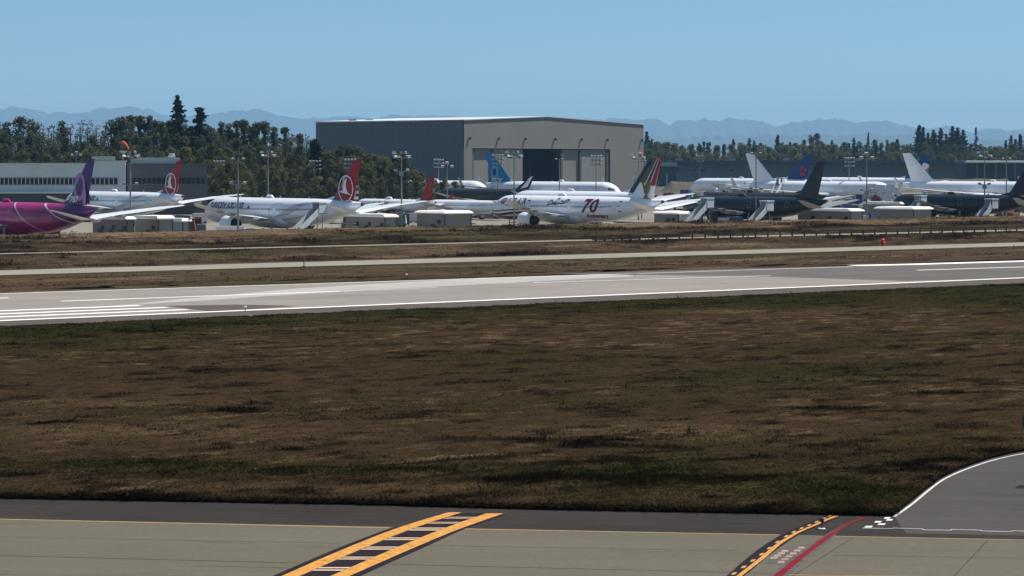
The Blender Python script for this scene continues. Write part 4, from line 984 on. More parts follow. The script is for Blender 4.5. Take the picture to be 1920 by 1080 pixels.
window_band(t, ln, .6, 2.7, 1.6, ln - 1, 12, m=mat('ground_glass', (.015, .025, .03), .15, noise=.5, nscale=.3), frame=MATS['charcoal_trim'])
mb = MB(); mb.box((ln * .10, 9, hg + 1.1), (3, 5, 1.6)); mb.box((ln * .38, 9, hg + 1.3), (14, 6, 2.0)); mb.build('roof_unit', mat('roof_unit_cream', (.48, .52, .46), .6), t)
mb = MB(); mb.box((ln * .56, 9, hg + 1.6), (2.2, 2.2, 2.6)); mb.tube([(ln * .56, 9, hg + 2.9), (ln * .56, 9, hg + 3.6)], [.9, .9], 10); mb.build('roof_fan', ROOFM, t)
mb = MB(); mb.box((-.35, 3, hg / 2), (.6, 4, hg)); mb.build('stair_shaft', DARKIN, t)

# long low buildings far right
t, ln, hg = facade_block('warehouse', 'long low slate grey warehouse across the far right behind the parked jets', 1258, 1852, 309, 1980, R(3), 60, LONGW, None, roofm=LONGR)
mb = MB(); mb.box((ln / 2, 6, hg + 1.6), (ln, 30, 3.0)); mb.build('roof_parapet', LONGR, t)
rng = random.Random(12)
for i, fx_ in enumerate((.02, .075, .10, .14, .19, .215, .30, .41, .47, .50, .545, .62, .66, .72, .775, .81, .85, .90, .965)):
    mb = MB(); w_ = rng.uniform(2, 4.5); hh_ = rng.uniform(1.4, 2.6); zz_ = rng.choice((2.2, 2.6, 10.2, 9.8)); mb.box((ln * fx_, -.06, zz_ + 1), (w_, .2, hh_)); mb.build('window', mat('warehouse_opening', (.03, .035, .045), .5), t)
for fx_ in (.10, .50, .52, .63, .94):
    mb = MB(); mb.box((ln * fx_, -.08, 3.2), (3.6, .24, 5.4)); mb.build('door', mat('roller_door', (.25, .32, .33), .5), t)
for fx_ in (.03, .2, .37, .6, .8):
    mb = MB(); mb.box((ln * fx_, 14, hg + 3.9), (4, 4, 1.6)); mb.build('roof_unit', mat('roof_unit_grey', (.3, .33, .35), .6), t)
t, ln, hg = facade_block('warehouse', 'teal-roofed low building between the hangar and the long warehouse', 1204, 1268, 306, 1840, R(6), 40, LONGR, None, roofm=TEALR)
mb = MB(); mb.box((ln / 2, -.5, hg - 1.1), (ln + 1, 1.4, 2.2)); mb.build('fascia', TEALR, t)
for k in (.2, .45, .72):
    mb = MB(); mb.box((ln * k, -.1, 5), (1.2, .3, 9)); mb.build('column', TEALR, t)
t, ln, hg = facade_block('warehouse', 'low building with bright white canopy roof at the far right edge', 1812, 2060, 302.5, 1800, R(2), 40, LONGR, None, roofm=mat('white_canopy', (.8, .8, .75), .5))
mb = MB(); mb.box((ln / 2, -2, hg - .6), (ln + 2, 6, .9)); mb.build('canopy', MATS['white_canopy'], t)
for k in range(7):
    mb = MB(); mb.box((ln * (k + .5) / 7, -3.5, hg / 2 - .6), (.8, .8, hg - 1.3)); mb.build('column', LONGW, t)

# dry berm beyond the apron, far right
def berm(px0, px1, ytop, D, name):
    a = P(px0, YH, D); b = P(px1, YH, D + 60); d = (b - a); n_ = 60; hgt = H + (YH - ytop) * D / F; mb = MB(); rings = []
    for i in range(n_ + 1):
        f = i / n_; p = a + d * f; e = min(1, f * 12, (1 - f) * 12) ; h_ = hgt * e * (1 + .04 * math.sin(i * .35) + .02 * math.sin(i * 2.3))
        rings.append([(p.x, p.y - 14, -.2), (p.x, p.y - 5, h_ * .75), (p.x, p.y, h_), (p.x, p.y + 9, h_), (p.x, p.y + 24, -.2)])
    mb.rings(rings, closed=False, cap0=False, cap1=False); return tag(mb.build(name, mat('berm_turf', (.036, .029, .019), .9, noise=.4, nscale=.15, bump=.4, bscale=.6), smooth=False), kind='structure')
berm(1240, 1465, 341, 1500, 'berm'); berm(1700, 1905, 336.5, 1620, 'berm')

# sheds near the row of jets
def shed(px, ytop, D, wl, wr, label, doors=1, rise=.0, wallm=SHEDW, roofm=SHEDR, nm='equipment_shed'):
    """nearest corner at column px; wl metres along N to the left, wr metres along U to the right"""
    c = P(px, YH, D); c.z = 0; h_ = H + (YH - ytop) * D / F
    t = thing(nm, label, 'shed', c, RW)     # local x = along U, local y = along N
    mb = MB(); mb.box((wr / 2, wl / 2, h_ / 2), (wr, wl, h_)); mb.build('wall', wallm, t)
    mb = MB(); mb.box((wr / 2, wl / 2, h_ + .15), (wr + .9, wl + .9, .25)); mb.box((wr / 2, wl / 2, h_ + .5), (wr + .9, wl + .9, .45), taper=.86); mb.build('roof', roofm, t)
    mb = MB(); mb.box((-.05, -.05, h_ / 2), (.22, .22, h_ - .05)); mb.build('corner_post', TRIM, t)
    mb = MB(); mb.box((wr, -.05, h_ / 2), (.2, .2, h_ - .05)); mb.build('corner_post', TRIM, t)
    rng = random.Random(int(px))
    for k in range(doors):
        mb = MB(); y_ = wl * (k + .6) / (doors + .4); hh_ = min(2.2, h_ * .75); mb.box((-.06, y_, hh_ / 2), (.16, rng.uniform(1.0, 1.9), hh_)); mb.build('door', mat('shed_door', (.03, .03, .035), .6), t)
    for k in range(doors):
        mb = MB(); mb.box((-.06, wl * (k + .25) / (doors + .2), h_ * .62), (.14, 1.1, .8)); mb.build('window', WINM, t)
    return t
shed(238, 412.5, 540, 14, 1.5, 'pale shed under the magenta jet tail, beside the shed with one black opening', 3)
shed(297, 411.5, 540, 9.5, 3.3, 'cream-roofed shed with a black opening left of the metal stair frame', 1)
shed(343, 416, 560, 5, 1.5, 'small dark-trimmed cream shed behind the jumble of frames left of the pickup', 0, wallm=mat('shed_wall_glass', (.22, .25, .25), .5))
shed(722, 408, 580, 15, 3, 'flat-roofed shed with dark doorways behind the bird-ring tail cone', 3)
shed(834, 401.5, 592, 10.5, 7.3, 'grey shed with pale roof and low black opening beside the tall light mast', 1)
shed(955, 384, 760, 34, 8, 'long white-roofed shed in front of the white narrow-body nose', 3)
shed(1272, 402, 655, 9, 8, 'low grey shed behind the falcon-tailed jet', 1)
shed(1595, 397, 640, 18, 4, 'white-roofed shed with small windows below the left charcoal tanker tail', 3)
shed(1690, 384, 700, 14, 3, 'rear white-roofed shed beside the slender mast on the right', 0)
shed(1713, 393.5, 655, 12.7, 6.3, 'long blank grey shed with cream roof left of the right charcoal tanker', 0)

# ------------------------------------------------------------------ light masts
def lamp_head(parent, p, yaw, s=1.):
    mb = MB(); m = Matrix.Rotation(yaw, 3, 'Z') @ Matrix.Rotation(R(22), 3, 'X')
    mb.box(p, (.95 * s, .55 * s, .5 * s), M=m, taper=.75); mb.build('floodlight', LAMP, parent)
def light_mast(px, ytop, D, kind, label, nm='light_mast', mid=None):
    hgt = H + (YH - ytop) * D / F; c = P(px, YH, D); c.z = 0; t = thing(nm, label, 'light mast', c, RW * .5)
    mb = MB(); mb.tube([(0, 0, 0), (0, 0, hgt)], [.22, .13], 8); mb.build('pole', STEEL, t)
    if kind == 'ring':
        mb = MB(); mb.tube([(1.7 * math.cos(q), .9 * math.sin(q), hgt - .6) for q in [2 * math.pi * k / 10 for k in range(11)]], .13, 5)
        for k in range(4): mb.box((0, 0, hgt - .6), (3.4, .12, .12), rz=math.pi * k / 4)
        mb.build('crossarm', DARKSTEEL, t)
        for k in range(7):
            q = 2 * math.pi * k / 7; lamp_head(t, Vector((1.8 * math.cos(q), 1.0 * math.sin(q), hgt - .2 + .9 * (k % 2))), q, 1.0)
    elif kind == 'rack':
        mb = MB()
        for zz in (-.2, 1.3, 2.6): mb.box((0, 0, hgt - 2.6 + zz), (3.8, .16, .16))
        mb.box((-1.3, 0, hgt - 1.3), (.12, .12, 2.8)); mb.box((1.3, 0, hgt - 1.3), (.12, .12, 2.8)); mb.build('crossarm', DARKSTEEL, t)
        for zz in (0, 1.4, 2.7):
            for xx in (-1.6, -.5, .6, 1.7): lamp_head(t, Vector((xx, -.3, hgt - 2.6 + zz)), random.Random(int(px + xx * 9 + zz * 5)).uniform(-.5, .5), .95)
    elif kind == 'twin':
        mb = MB(); mb.box((0, 0, hgt - .9), (3.0, .16, .16)); mb.build('crossarm', DARKSTEEL, t)
        for xx in (-1.5, 1.5): lamp_head(t, Vector((xx, 0, hgt - .9)), 0, 1.2)
        lamp_head(t, Vector((.1, .5, hgt + .1)), 0, 1.3)
    elif kind == 'tee':
        mb = MB(); mb.box((0, 0, hgt - .4), (2.4, .14, .14)); mb.build('crossarm', DARKSTEEL, t)
        for xx in (-1.1, 1.1): lamp_head(t, Vector((xx, 0, hgt - .2)), 0, .8)
    if mid:
        mb = MB(); mb.box((0, 0, hgt * mid), (2.6, .2, .18)); mb.box((0, 0, hgt * mid - .6), (.9, .7, .9)); mb.build('bracket', STEEL, t)
        for xx in (-1.4, 1.4): lamp_head(t, Vector((xx, 0, hgt * mid + .3)), 0, .9)
    return t
light_mast(143, 286, 965, 'twin', 'thin mast with white floodlights above the pale office roof')
light_mast(231, 283, 960, 'tee', 'slim pole behind the office roofs beneath the orange windsock')
light_mast(244.5, 291, 600, 'ring', 'tall mast standing in front of the gap between pale and dark office blocks', mid=.62)
light_mast(410, 303, 930, 'rack', 'thin mast against the trees just right of the dark office block')
light_mast(446.5, 296, 545, 'tee', 'mast in front of the bird-ring jet nose with bracket lights half way up', mid=.68)
light_mast(502.5, 290, 700, 'ring', 'mast rising behind the roof of the bird-ring jet')
light_mast(590, 303, 900, 'rack', 'greenish thin mast before the trees left of the red fin')
light_mast(656, 300, 880, 'rack', 'lamp cluster peeping over the big red fin tip')
light_mast(753, 292, 598, 'ring', 'tall mast crossing the red-tailed narrow-body', mid=.80)
light_mast(822, 300, 1010, 'rack', 'dark lamp rack on faint pole against the hangar side wall')
light_mast(838.5, 306, 800, 'twin', 'mast with three white lamps left of the hangar corner')
light_mast(933, 292, 900, 'rack', 'lamp rack overlapping the bright blue tail')
light_mast(964, 291, 622, 'ring', 'mast with a basket of lamps in front of the falcon jet nose')
light_mast(1049, 297, 850, 'tee', 'slim pole beside the open hangar door')
light_mast(1117.5, 293, 860, 'rack', 'lamp rack before the right hangar door leaves')
light_mast(1197, 294, 745, 'ring', 'thick mast by the right hangar corner with an orange beacon', mid=.62)
light_mast(1203, 300, 760, 'tee', 'second slender pole behind the beacon mast at the hangar corner')
light_mast(1312, 293, 1400, 'rack', 'faint mast in front of the long warehouse left end')
light_mast(1417.5, 286, 640, 'tee', 'dark slender mast crossing the left white fin', mid=.52)
light_mast(1592, 297, 960, 'rack', 'faint lamp rack over the long warehouse roof')
light_mast(1625, 289, 660, 'twin', 'mast with white heads between the stairs on the right', mid=.5)
light_mast(1846, 291, 680, 'ring', 'dark mast in front of the right white jet', mid=.58)
light_mast(1887, 296, 720, 'tee', 'bare mast nearest the right edge')
# windsock and beacon
c = P(229, YH, 970); c.z = 0; hg = H + (YH - 267) * 970 / F
t = thing('windsock', 'orange windsock drooping on its pole above the office roof', 'windsock', c)
mb = MB(); mb.tube([(0, 0, 0), (0, 0, hg)], [.16, .09], 6); mb.build('pole', STEEL, t)
mb = MB(); mb.tube([(0, 0, hg), (.7, 0, hg - .1), (1.5, 0, hg - .9), (2.2, 0, hg - 2.2), (2.3, 0, hg - 2.6)], [.5, .5, .42, .32, .24], 10); mb.build('sock', mat('orange_cloth', (.75, .12, .05), .8), t)
c = P(1203.5, YH, 745); c.z = H + (YH - 294) * 745 / F
t = thing('obstruction_beacon', 'orange beacon on top of the thick mast at the hangar corner', 'beacon', c)
mb = MB(); mb.tube([(-.5, 0, 0), (-.5, 0, .5)], [.25, .25], 8); mb.build('base', DARKSTEEL, t)
mb = MB(); mb.tube([(-.5, 0, .5), (-.6, 0, 1.0), (-.2, 0, .9), (.1, 0, .2)], [.32, .4, .32, .2], 8); mb.build('lamp', mat('orange_lens', (.75, .16, .08), .5), t)

# ------------------------------------------------------------------ ground equipment
def wheels4(t, lx, wy, r):
    for x in (-lx, lx):
        for y in (-wy, wy):
            mb = MB(); mb.tube([(x, y - .15, r), (x, y + .15, r)], r, 12); mb.build('wheel', TYRE, t)
STAIRW = mat('stair_panel', (.50, .53, .58), .5, noise=.1, nscale=1)
def stairs_truck(px, D, zp, rz, label, canopy=True, off=0.):
    """mobile stairs: platform at px, running down along direction rz"""
    c = P(px, YH, D); c.z = 0; t = thing('passenger_stairs', label, 'boarding stairs', c, rz, 'mobile stairs at the parked jets')
    run = zp * 1.25
    mb = MB(); mb.box((run * .5 + .8, 0, .75), (run + 2.2, 2.2, .4)); mb.build('chassis', STAIRW, t)
    wheels4(t, run * .36, 1.0, .42)
    mb = MB(); n_ = 16
    for k in range(n_): mb.box((1.3 + run * (k + .5) / n_, 0, zp * (1 - (k + .5) / n_)), (run / n_ * 1.05, 1.7, .12))
    mb.build('steps', STEEL, t)
    for y in (-.95, .95):
        mb = MB(); mb.add([(1.3, y - .05, zp - .4), (1.3 + run, y - .05, .3), (1.3 + run, y - .05, 1.5), (1.3, y - .05, zp + 1.1), (1.3, y + .05, zp - .4), (1.3 + run, y + .05, .3), (1.3 + run, y + .05, 1.5), (1.3, y + .05, zp + 1.1)],
                             [(0, 1, 2, 3), (7, 6, 5, 4), (0, 4, 5, 1), (1, 5, 6, 2), (2, 6, 7, 3), (3, 7, 4, 0)]); mb.build('side_panel', STAIRW, t)
    mb = MB(); mb.box((.2, 0, zp - .1), (2.4, 2.1, .2)); mb.build('platform', STEEL, t)
    for y in (-1.05, 1.05):
        mb = MB(); mb.box((.2, y, zp + 1.05), (2.3, .08, 2.1)); mb.build('platform_side', STAIRW, t)
    if canopy:
        mb = MB(); mb.box((.2, 0, zp + 2.2), (2.6, 2.4, .18)); mb.build('canopy', WHITE, t)
        mb = MB(); mb.box((-1.05, 0, zp + 1.0), (.1, 1.1, 2.1)); mb.build('doorway', mat('doorway_black', (.012, .012, .015), .8), t)
    mb = MB()
    for x_, z_ in ((.2, zp), (run * .5, zp * .6)):
        for y in (-.8, .8): mb.tube([(x_, y, .8), (x_, y, z_ - .2)], .09, 6)
    mb.build('support_strut', STEEL, t)
PORT = math.atan2((Matrix.Rotation(R(90), 3, 'Z') @ N).y, (Matrix.Rotation(R(90), 3, 'Z') @ N).x)
stairs_truck(601, 560, 5.4, PORT + .15, 'stairs with dark doorway at the rear door of the near bird-ring jet')
stairs_truck(1327, 622, 5.5, PORT + .1, 'stairs at the nose of the left charcoal tanker, by the falcon jet tailplane')
stairs_truck(1439, 610, 5.0, PORT + .1, 'stairs at the middle of the left charcoal tanker, next to the dark mast')
stairs_truck(1352, 985, 6.2, PORT + math.pi * .75, 'stairs at the nose of the blossom-tailed jet')
stairs_truck(1464, 930, 8.6, PORT + .4, 'boxy stair tower against the left unmarked white jet', True)
stairs_truck(1632, 745, 7.8, PORT + math.pi * .8, 'leftmost of the three stairs standing together right of the slender mast')
stairs_truck(1650, 755, 7.6, PORT + math.pi * .8, 'middle one of the three stairs standing together right of the slender mast', False)
stairs_truck(1668, 765, 7.6, PORT + math.pi * .8, 'right one of the three stairs standing together right of the slender mast', False)
stairs_truck(1727, 678, 5.4, PORT + .1, 'stairs at the nose of the right charcoal tanker, behind the long blank shed')
stairs_truck(1860, 628, 5.2, PORT + .1, 'stairs at the rear door of the right charcoal tanker')

def pickup(px, D, rz, m, label, nm='pickup_truck'):
    c = P(px, YH, D); c.z = 0; t = thing(nm, label, 'pickup truck', c, rz)
    mb = MB(); mb.box((0, 0, .75), (5.4, 1.9, .55)); mb.box((-1.6, .9, 1.2), (2.1, .1, .4)); mb.box((-1.6, -.9, 1.2), (2.1, .1, .4)); mb.box((-2.65, 0, 1.2), (.1, 1.8, .4)); mb.box((1.9, 0, 1.1), (1.5, 1.8, .3), taper=.92); mb.build('body', m, t)
    mb = MB(); mb.box((.3, 0, 1.45), (2.1, 1.75, .85), taper=.78); mb.build('cab', m, t)
    mb = MB(); mb.box((.3, 0, 1.5), (1.9, 1.78, .5), taper=.85); mb.box((.3, 0, 1.5), (2.12, 1.5, .5), taper=.82); mb.build('window', GLASS, t)
    wheels4(t, 1.7, .88, .40); return t
pickup(393, 548, R(20), WHITE, 'white pickup truck below the left wing tip of the near bird-ring jet')
def box_truck(px, D, rz, m, label, L_=7., h_=3.0, nm='box_truck', cat='truck', boxm=None):
    c = P(px, YH, D); c.z = 0; t = thing(nm, label, cat, c, rz)
    mb = MB(); mb.box((0, 0, .7), (L_, 2.1, .35)); mb.build('chassis', DARKSTEEL, t)
    mb = MB(); mb.box((-1, 0, h_ / 2 + .9), (L_ - 2.3, 2.4, h_ - 1.0)); mb.build('cargo_box', boxm or m, t)
    mb = MB(); mb.box((L_ / 2 - 1.0, 0, 1.55), (1.9, 2.2, 1.6), taper=.86); mb.build('cab', m, t)
    mb = MB(); mb.box((L_ / 2 - .9, 0, 1.9), (1.84, 2.12, .6), taper=.9); mb.build('window', GLASS, t)
    wheels4(t, L_ * .33, .95, .45); return t
box_truck(440, 556, R(15), WHITE, 'white service truck parked beside the near jet engine', 8, 2.3)
box_truck(1312, 870, R(175), BLUE, 'blue and white service truck behind the falcon tail', 9, 4.2, boxm=paint('truck_blue', (.03, .10, .28)))
box_truck(1268, 880, R(175), WHITE, 'white box truck left of the blue service truck', 8, 2.6)
box_truck(1293, 652, R(10), PALE, 'grey truck with framed cream box right of the low grey shed', 5, 3.0, boxm=mat('cream_panel', (.55, .5, .4), .6))
box_truck(1370, 640, R(20), PALE, 'grey tow truck in the shadow under the left charcoal tanker', 6, 2.4)
def tug(px, D, rz, label, m=WHITE):
    c = P(px, YH, D); c.z = 0; t = thing('tow_tractor', label, 'tow tractor', c, rz)
    mb = MB(); mb.box((0, 0, .8), (3.4, 1.8, .7)); mb.box((1.1, 0, 1.2), (1.1, 1.5, .3)); mb.build('body', m, t)
    mb = MB(); mb.box((-.6, 0, 1.65), (1.2, 1.5, .9), taper=.85); mb.build('cab', m, t)
    mb = MB(); mb.box((-.6, 0, 1.7), (1.22, 1.4, .5), taper=.88); mb.build('window', GLASS, t); wheels4(t, 1.1, .85, .45)
tug(207, 548, R(10), 'white tow tractor in front of the two leftmost sheds')
tug(715, 572, R(30), 'white domed tow tractor at the foot of the tall mast by the red-tailed narrow-body')
tug(1572, 640, R(10), 'small white tow tractor below the white-roofed shed windows')
tug(1388, 632, R(200), 'white tow tractor just left of the stairs at the charcoal tanker')
# red trestles and metal frames
def trestle(px, D, label, m, s=1., nm='work_trestle', n=3):
    c = P(px, YH, D); c.z = 0; t = thing(nm, label, 'trestle', c, .4)
    for k in range(2):
        mb = MB()
        for x in (-1, 1): mb.tube([(x * 1.2 * s, k * 1.2, 0), (x * .4 * s, k * 1.2, 2.4 * s)], .07, 6)
        mb.build('frame', m, t)
    mb = MB()
    for k in range(n): mb.box((0, .6, .6 + k * .8 * s), (2.1 * s - .5 * k, 1.25, .08))
    mb.box((0, .6, 2.4 * s), (1.1 * s, 1.5, .12)); mb.build('rung', m, t)
REDST = mat('red_steel', (.42, .06, .05), .6)
for px_, lb in ((865, 'red work trestle right of the grey shed'), (888, 'tall red trestle standing left of the falcon jet nose'), (899, 'low red trestle next to the tall red trestle'), (921, 'red trestle halfway to the falcon jet nose'), (942, 'red trestle under the falcon jet nose')):
    trestle(px_, 612, lb, REDST, .55 if px_ != 888 else .85)
trestle(312, 552, 'white tubular stair frame right of the cream-roofed shed', mat('white_steel', (.7, .7, .7), .5), 1.2, n=4)
trestle(140, 528, 'white tubular frame under the magenta jet tail', MATS['white_steel'], 1.0, n=4)
trestle(668, 586, 'white tubular frame under the near red-finned tail', MATS['white_steel'], .8, n=4)
# low concrete barriers and pallets at the apron edge
def barrier(px, D, ln, label, m, h_=.8):
    c = P(px, YH, D); c.z = 0; t = thing('barrier', label, 'barrier', c, R(4))
    mb = MB(); mb.prism([(-ln / 2, -.35), (ln / 2, -.35), (ln / 2, .35), (-ln / 2, .35)], 0, h_ * .35); mb.build('foot', m, t)
    mb = MB(); mb.box((0, 0, h_ * .675), (ln * .985, .36, h_ * .65), taper=.97); mb.build('upright', m, t)
CB = mat('cream_concrete', (.55, .54, .48), .8, noise=.1, nscale=1)
for px_, D_, ln_, lb, h_ in ((205, 541, 9, 'cream barrier before the leftmost shed', 1.7), (345, 541, 11, 'long low cream barrier beside the white stair frame', 1.35), (585, 560, 7, 'cream barrier below the stairs of the near jet', 1.4), (690, 566, 7, 'cream barrier before the shed with dark doorways', 1.7), (760, 572, 9, 'cream barrier at the mast foot right of the tow tractor', 1.8),
                     (1010, 590, 8, 'cream barrier left of the falcon jet engine', 1.3), (1090, 600, 9, 'cream barrier below the falcon jet wing', 1.3), (1340, 622, 10, 'cream barrier below the tanker nose stairs', 1.5), (1402, 626, 6, 'cream barrier left of the tanker mid stairs', 1.6), (1625, 640, 10, 'cream barrier at the foot of the slender mast on the right', 1.9)):
    barrier(px_, D_, ln_, lb, CB, h_)

# guard rail along the service road
t0_ = 371.4; sA = s_at(1200, t0_); sB = s_at(2080, t0_); c = ST(sA, t0_, 1.55)
t = thing('guard_rail', 'dark guard rail on many posts along the service road on the right', 'guard rail', c, RW)
n_ = int((sB - sA) / 3.25)
RUST = mat('weathered_dark_steel', (.022, .018, .016), .8)
mb = MB(); mb.box(((sB - sA) / 2, 0, 1.03), (sB - sA, .16, .18)); mb.build('rail', RUST, t)
for k in range(n_ + 1):
    mb = MB(); mb.box((k * 3.25, .02, .42), (.23, .2, 1.0)); mb.build('post', RUST, t)
sC = s_at(1110, 371.0); c = ST(sC, 371.0, 1.55); t = thing('guard_rail', 'low dark bar added for a line of scrub and shadow left of the long guard rail', 'guard rail', c, RW)
ln_ = sA - sC - 1; mb = MB(); mb.box((ln_ / 2, 0, .40), (ln_, .16, .25)); mb.build('rail', RUST, t)  # no real rail here: bar and stubs added for a line of scrub and shadow
for k in range(6):
    mb = MB(); mb.box((ln_ * k / 5.2 + 1, .1, .2), (.3, .3, .5)); mb.build('post', RUST, t)

# small markers
ORR = mat('orange_red_paint', (.75, .05, .02), .6)
c = G(1656, 461); t = thing('marker_barrel', 'orange-red marker barrel on the far edge of the taxiway', 'marker', (c.x, c.y, .05))
mb = MB(); mb.tube([(0, 0, 0), (0, 0, .65), (0, 0, .8)], [.34, .36, .2], 12); mb.build('lower_barrel', ORR, t)
mb = MB(); mb.tube([(-.1, 0, .75), (-.1, 0, 1.15), (-.1, 0, 1.35)], [.36, .34, .15], 12); mb.build('upper_barrel', ORR, t)
for px_, py_, lb, hh_ in ((570, 500.5, 'orange marker post beside the taxiway on the left', 1.25), (1901, 469, 'thin dark orange marker post near the right edge', .95)):
    c = G(px_, py_); t = thing('marker_post', lb, 'marker', (c.x, c.y, .05))
    mb = MB(); mb.tube([(0, 0, .08), (0, 0, hh_)], [.085, .085], 8); mb.build('post', mat('orange_post', (.42, .09, .04), .7), t)
    mb = MB(); mb.tube([(0, 0, 0), (0, 0, .1)], [.3, .25], 10); mb.build('base', DARKSTEEL, t)
c = G(1541, 992); t = thing('taxiway_light', 'dark taxiway edge light standing on a small white plate', 'taxiway light', (c.x, c.y, .009))
mb = MB(); mb.tube([(0, 0, .02), (0, 0, .28)], [.035, .03], 8); mb.build('stem', DARKSTEEL, t)
mb = MB(); mb.tube([(0, 0, .28), (0, 0, .34), (0, 0, .46), (0, 0, .5)], [.06, .10, .08, .02], 10); mb.build('lens', mat('blue_lens', (.01, .015, .05), .2), t)
mb = MB(); mb.box((0, 0, .01), (.28, .28, .02)); mb.build('base_plate', M_WHITE, t)
for px_, py_, lb in ((460, 583, 'small pale runway edge light on the near white line'), (762, 520.5, 'tiny white runway edge light beyond the runway')):
    c = G(px_, py_); t = thing('runway_light', lb, 'runway light', (c.x, c.y, .04))
    mb = MB(); mb.tube([(0, 0, 0), (0, 0, .3)], [.05, .05], 8); mb.build('stem', STEEL, t)
    mb = MB(); mb.tube([(0, 0, .3), (0, 0, .42), (0, 0, .52)], [.16, .16, .06], 10); mb.build('lens', mat('clear_lens', (.7, .7, .65), .2), t)
c = G(1919.5, 812); t = thing('field_marker_post', 'dark upright post in the grass at the right edge above the fillet', 'marker', (c.x, c.y, .05))
mb = MB(); mb.tube([(0, 0, 0), (0, 0, .95)], [.05, .05], 8); mb.build('post', DARKSTEEL, t); mb = MB(); mb.box((0, 0, .75), (.14, .08, .4)); mb.build('plate', DARKSTEEL, t)

# ------------------------------------------------------------------ trees
def leafmat(name, c1, c2):
    m = bpy.data.materials.new(name); m.use_nodes = True; n = m.node_tree.nodes; l = m.node_tree.links
    b = n["Principled BSDF"]; b.inputs["Roughness"].default_value = .7; b.inputs["Specular IOR Level"].default_value = .2
    tc = n.new("ShaderNodeTexCoord"); t = n.new("ShaderNodeTexNoise"); t.inputs["Scale"].default_value = 3.2; t.inputs["Detail"].default_value = 4; l.new(tc.outputs["Object"], t.inputs["Vector"])
    oi = n.new("ShaderNodeObjectInfo"); ad = n.new("ShaderNodeMath"); ad.operation = 'MULTIPLY_ADD'; ad.inputs[1].default_value = .35; l.new(oi.outputs["Random"], ad.inputs[0]); 
    mr = n.new("ShaderNodeMapRange"); mr.inputs[1].default_value = .35; mr.inputs[2].default_value = .65; mr.inputs[3].default_value = -.1; mr.inputs[4].default_value = .75; l.new(t.outputs[0], mr.inputs[0]); l.new(mr.outputs[0], ad.inputs[2])
    mx = n.new("ShaderNodeMix"); mx.data_type = 'RGBA'; l.new(ad.outputs[0], mx.inputs[0]); mx.inputs[6].default_value = (*c1, 1); mx.inputs[7].default_value = (*c2, 1)
    l.new(mx.outputs[2], b.inputs["Base Color"])
    tr = n.new("ShaderNodeBsdfTranslucent"); l.new(mx.outputs[2], tr.inputs[0]); ms = n.new("ShaderNodeMixShader"); ms.inputs[0].default_value = .4
    l.new(b.outputs[0], ms.inputs[1]); l.new(tr.outputs[0], ms.inputs[2]); l.new(ms.outputs[0], n["Material Output"].inputs[0]); return m
LEAFD = leafmat('leaf_dark', (.020, .028, .014), (.105, .120, .052)); LEAFO = leafmat('leaf_olive', (.038, .042, .014), (.165, .160, .052)); LEAFC = leafmat('conifer_needles', (.012, .022, .018), (.035, .050, .034)); LEAFB = leafmat('leaf_brownish', (.05, .045, .022), (.13, .11, .055))
BARK = mat('bark', (.07, .055, .042), .9, noise=.3, nscale=2)
def leaf_quads(rs, C_, rad, n, size, flat=.75):
    d = rs.normal(0, 1, (n, 3)); d /= np.linalg.norm(d, axis=1)[:, None]; rr = rad * rs.uniform(.35, 1, n) ** .6
    p = C_ + d * rr[:, None] * np.array([1, 1, flat])
    a = rs.normal(0, 1, (n, 3)); a /= np.linalg.norm(a, axis=1)[:, None]; b = np.cross(a, rs.normal(0, 1, (n, 3))); b /= np.linalg.norm(b, axis=1)[:, None]
    s = size * rs.uniform(.6, 1.4, n)[:, None]
    return np.stack([p - a * s, p + b * s * .6, p + a * s, p - b * s * .6], 1)
def broadleaf_proto(seed, width=.42, low=.18, gaps=0., m=LEAFD, n_clump=60, ln=75, leaf=.016, rk=1.):
    rs = np.random.RandomState(seed); rng = random.Random(seed); Q = []; tr = MB(); tr.tube([(0, 0, 0), (.005, 0, .25), (.0, .01, .55)], [.022, .016, .007], 7)
    for i in range(n_clump):
        z = low + (1 - low) * rng.random() ** 1.15; k = (z - low) / (1 - low)
        prof_ = width * (math.sin(math.pi * min(1, .22 + .77 * k)) ** .75) * (1 - .35 * k)
        a = rng.uniform(0, 2 * math.pi); r = prof_ * rng.uniform(.1, 1.0) * (1 + .2 * math.sin(3 * a + seed))
        c = np.array([r * math.cos(a), r * math.sin(a), min(z, .95)]); rad = rng.uniform(.065, .13) * (1 - .3 * k) * rk
        Q.append(leaf_quads(rs, c, rad, int(ln * rng.uniform(.5, 1.2) * (1 - gaps * rng.random())), leaf))
        tr.tube([(0, 0, max(.1, c[2] * .45)), (c[0] * .5, c[1] * .5, c[2] * .72), tuple(c)], [.008, .005, .002], 4)
    Q = np.concatenate(Q).reshape(-1, 3); Q[:, 2] = np.clip(Q[:, 2], .02, 1.0)
    crown = np_mesh('crown', Q, np.arange(len(Q)).reshape(-1, 4), m); return tr.mesh('trunk', BARK), crown
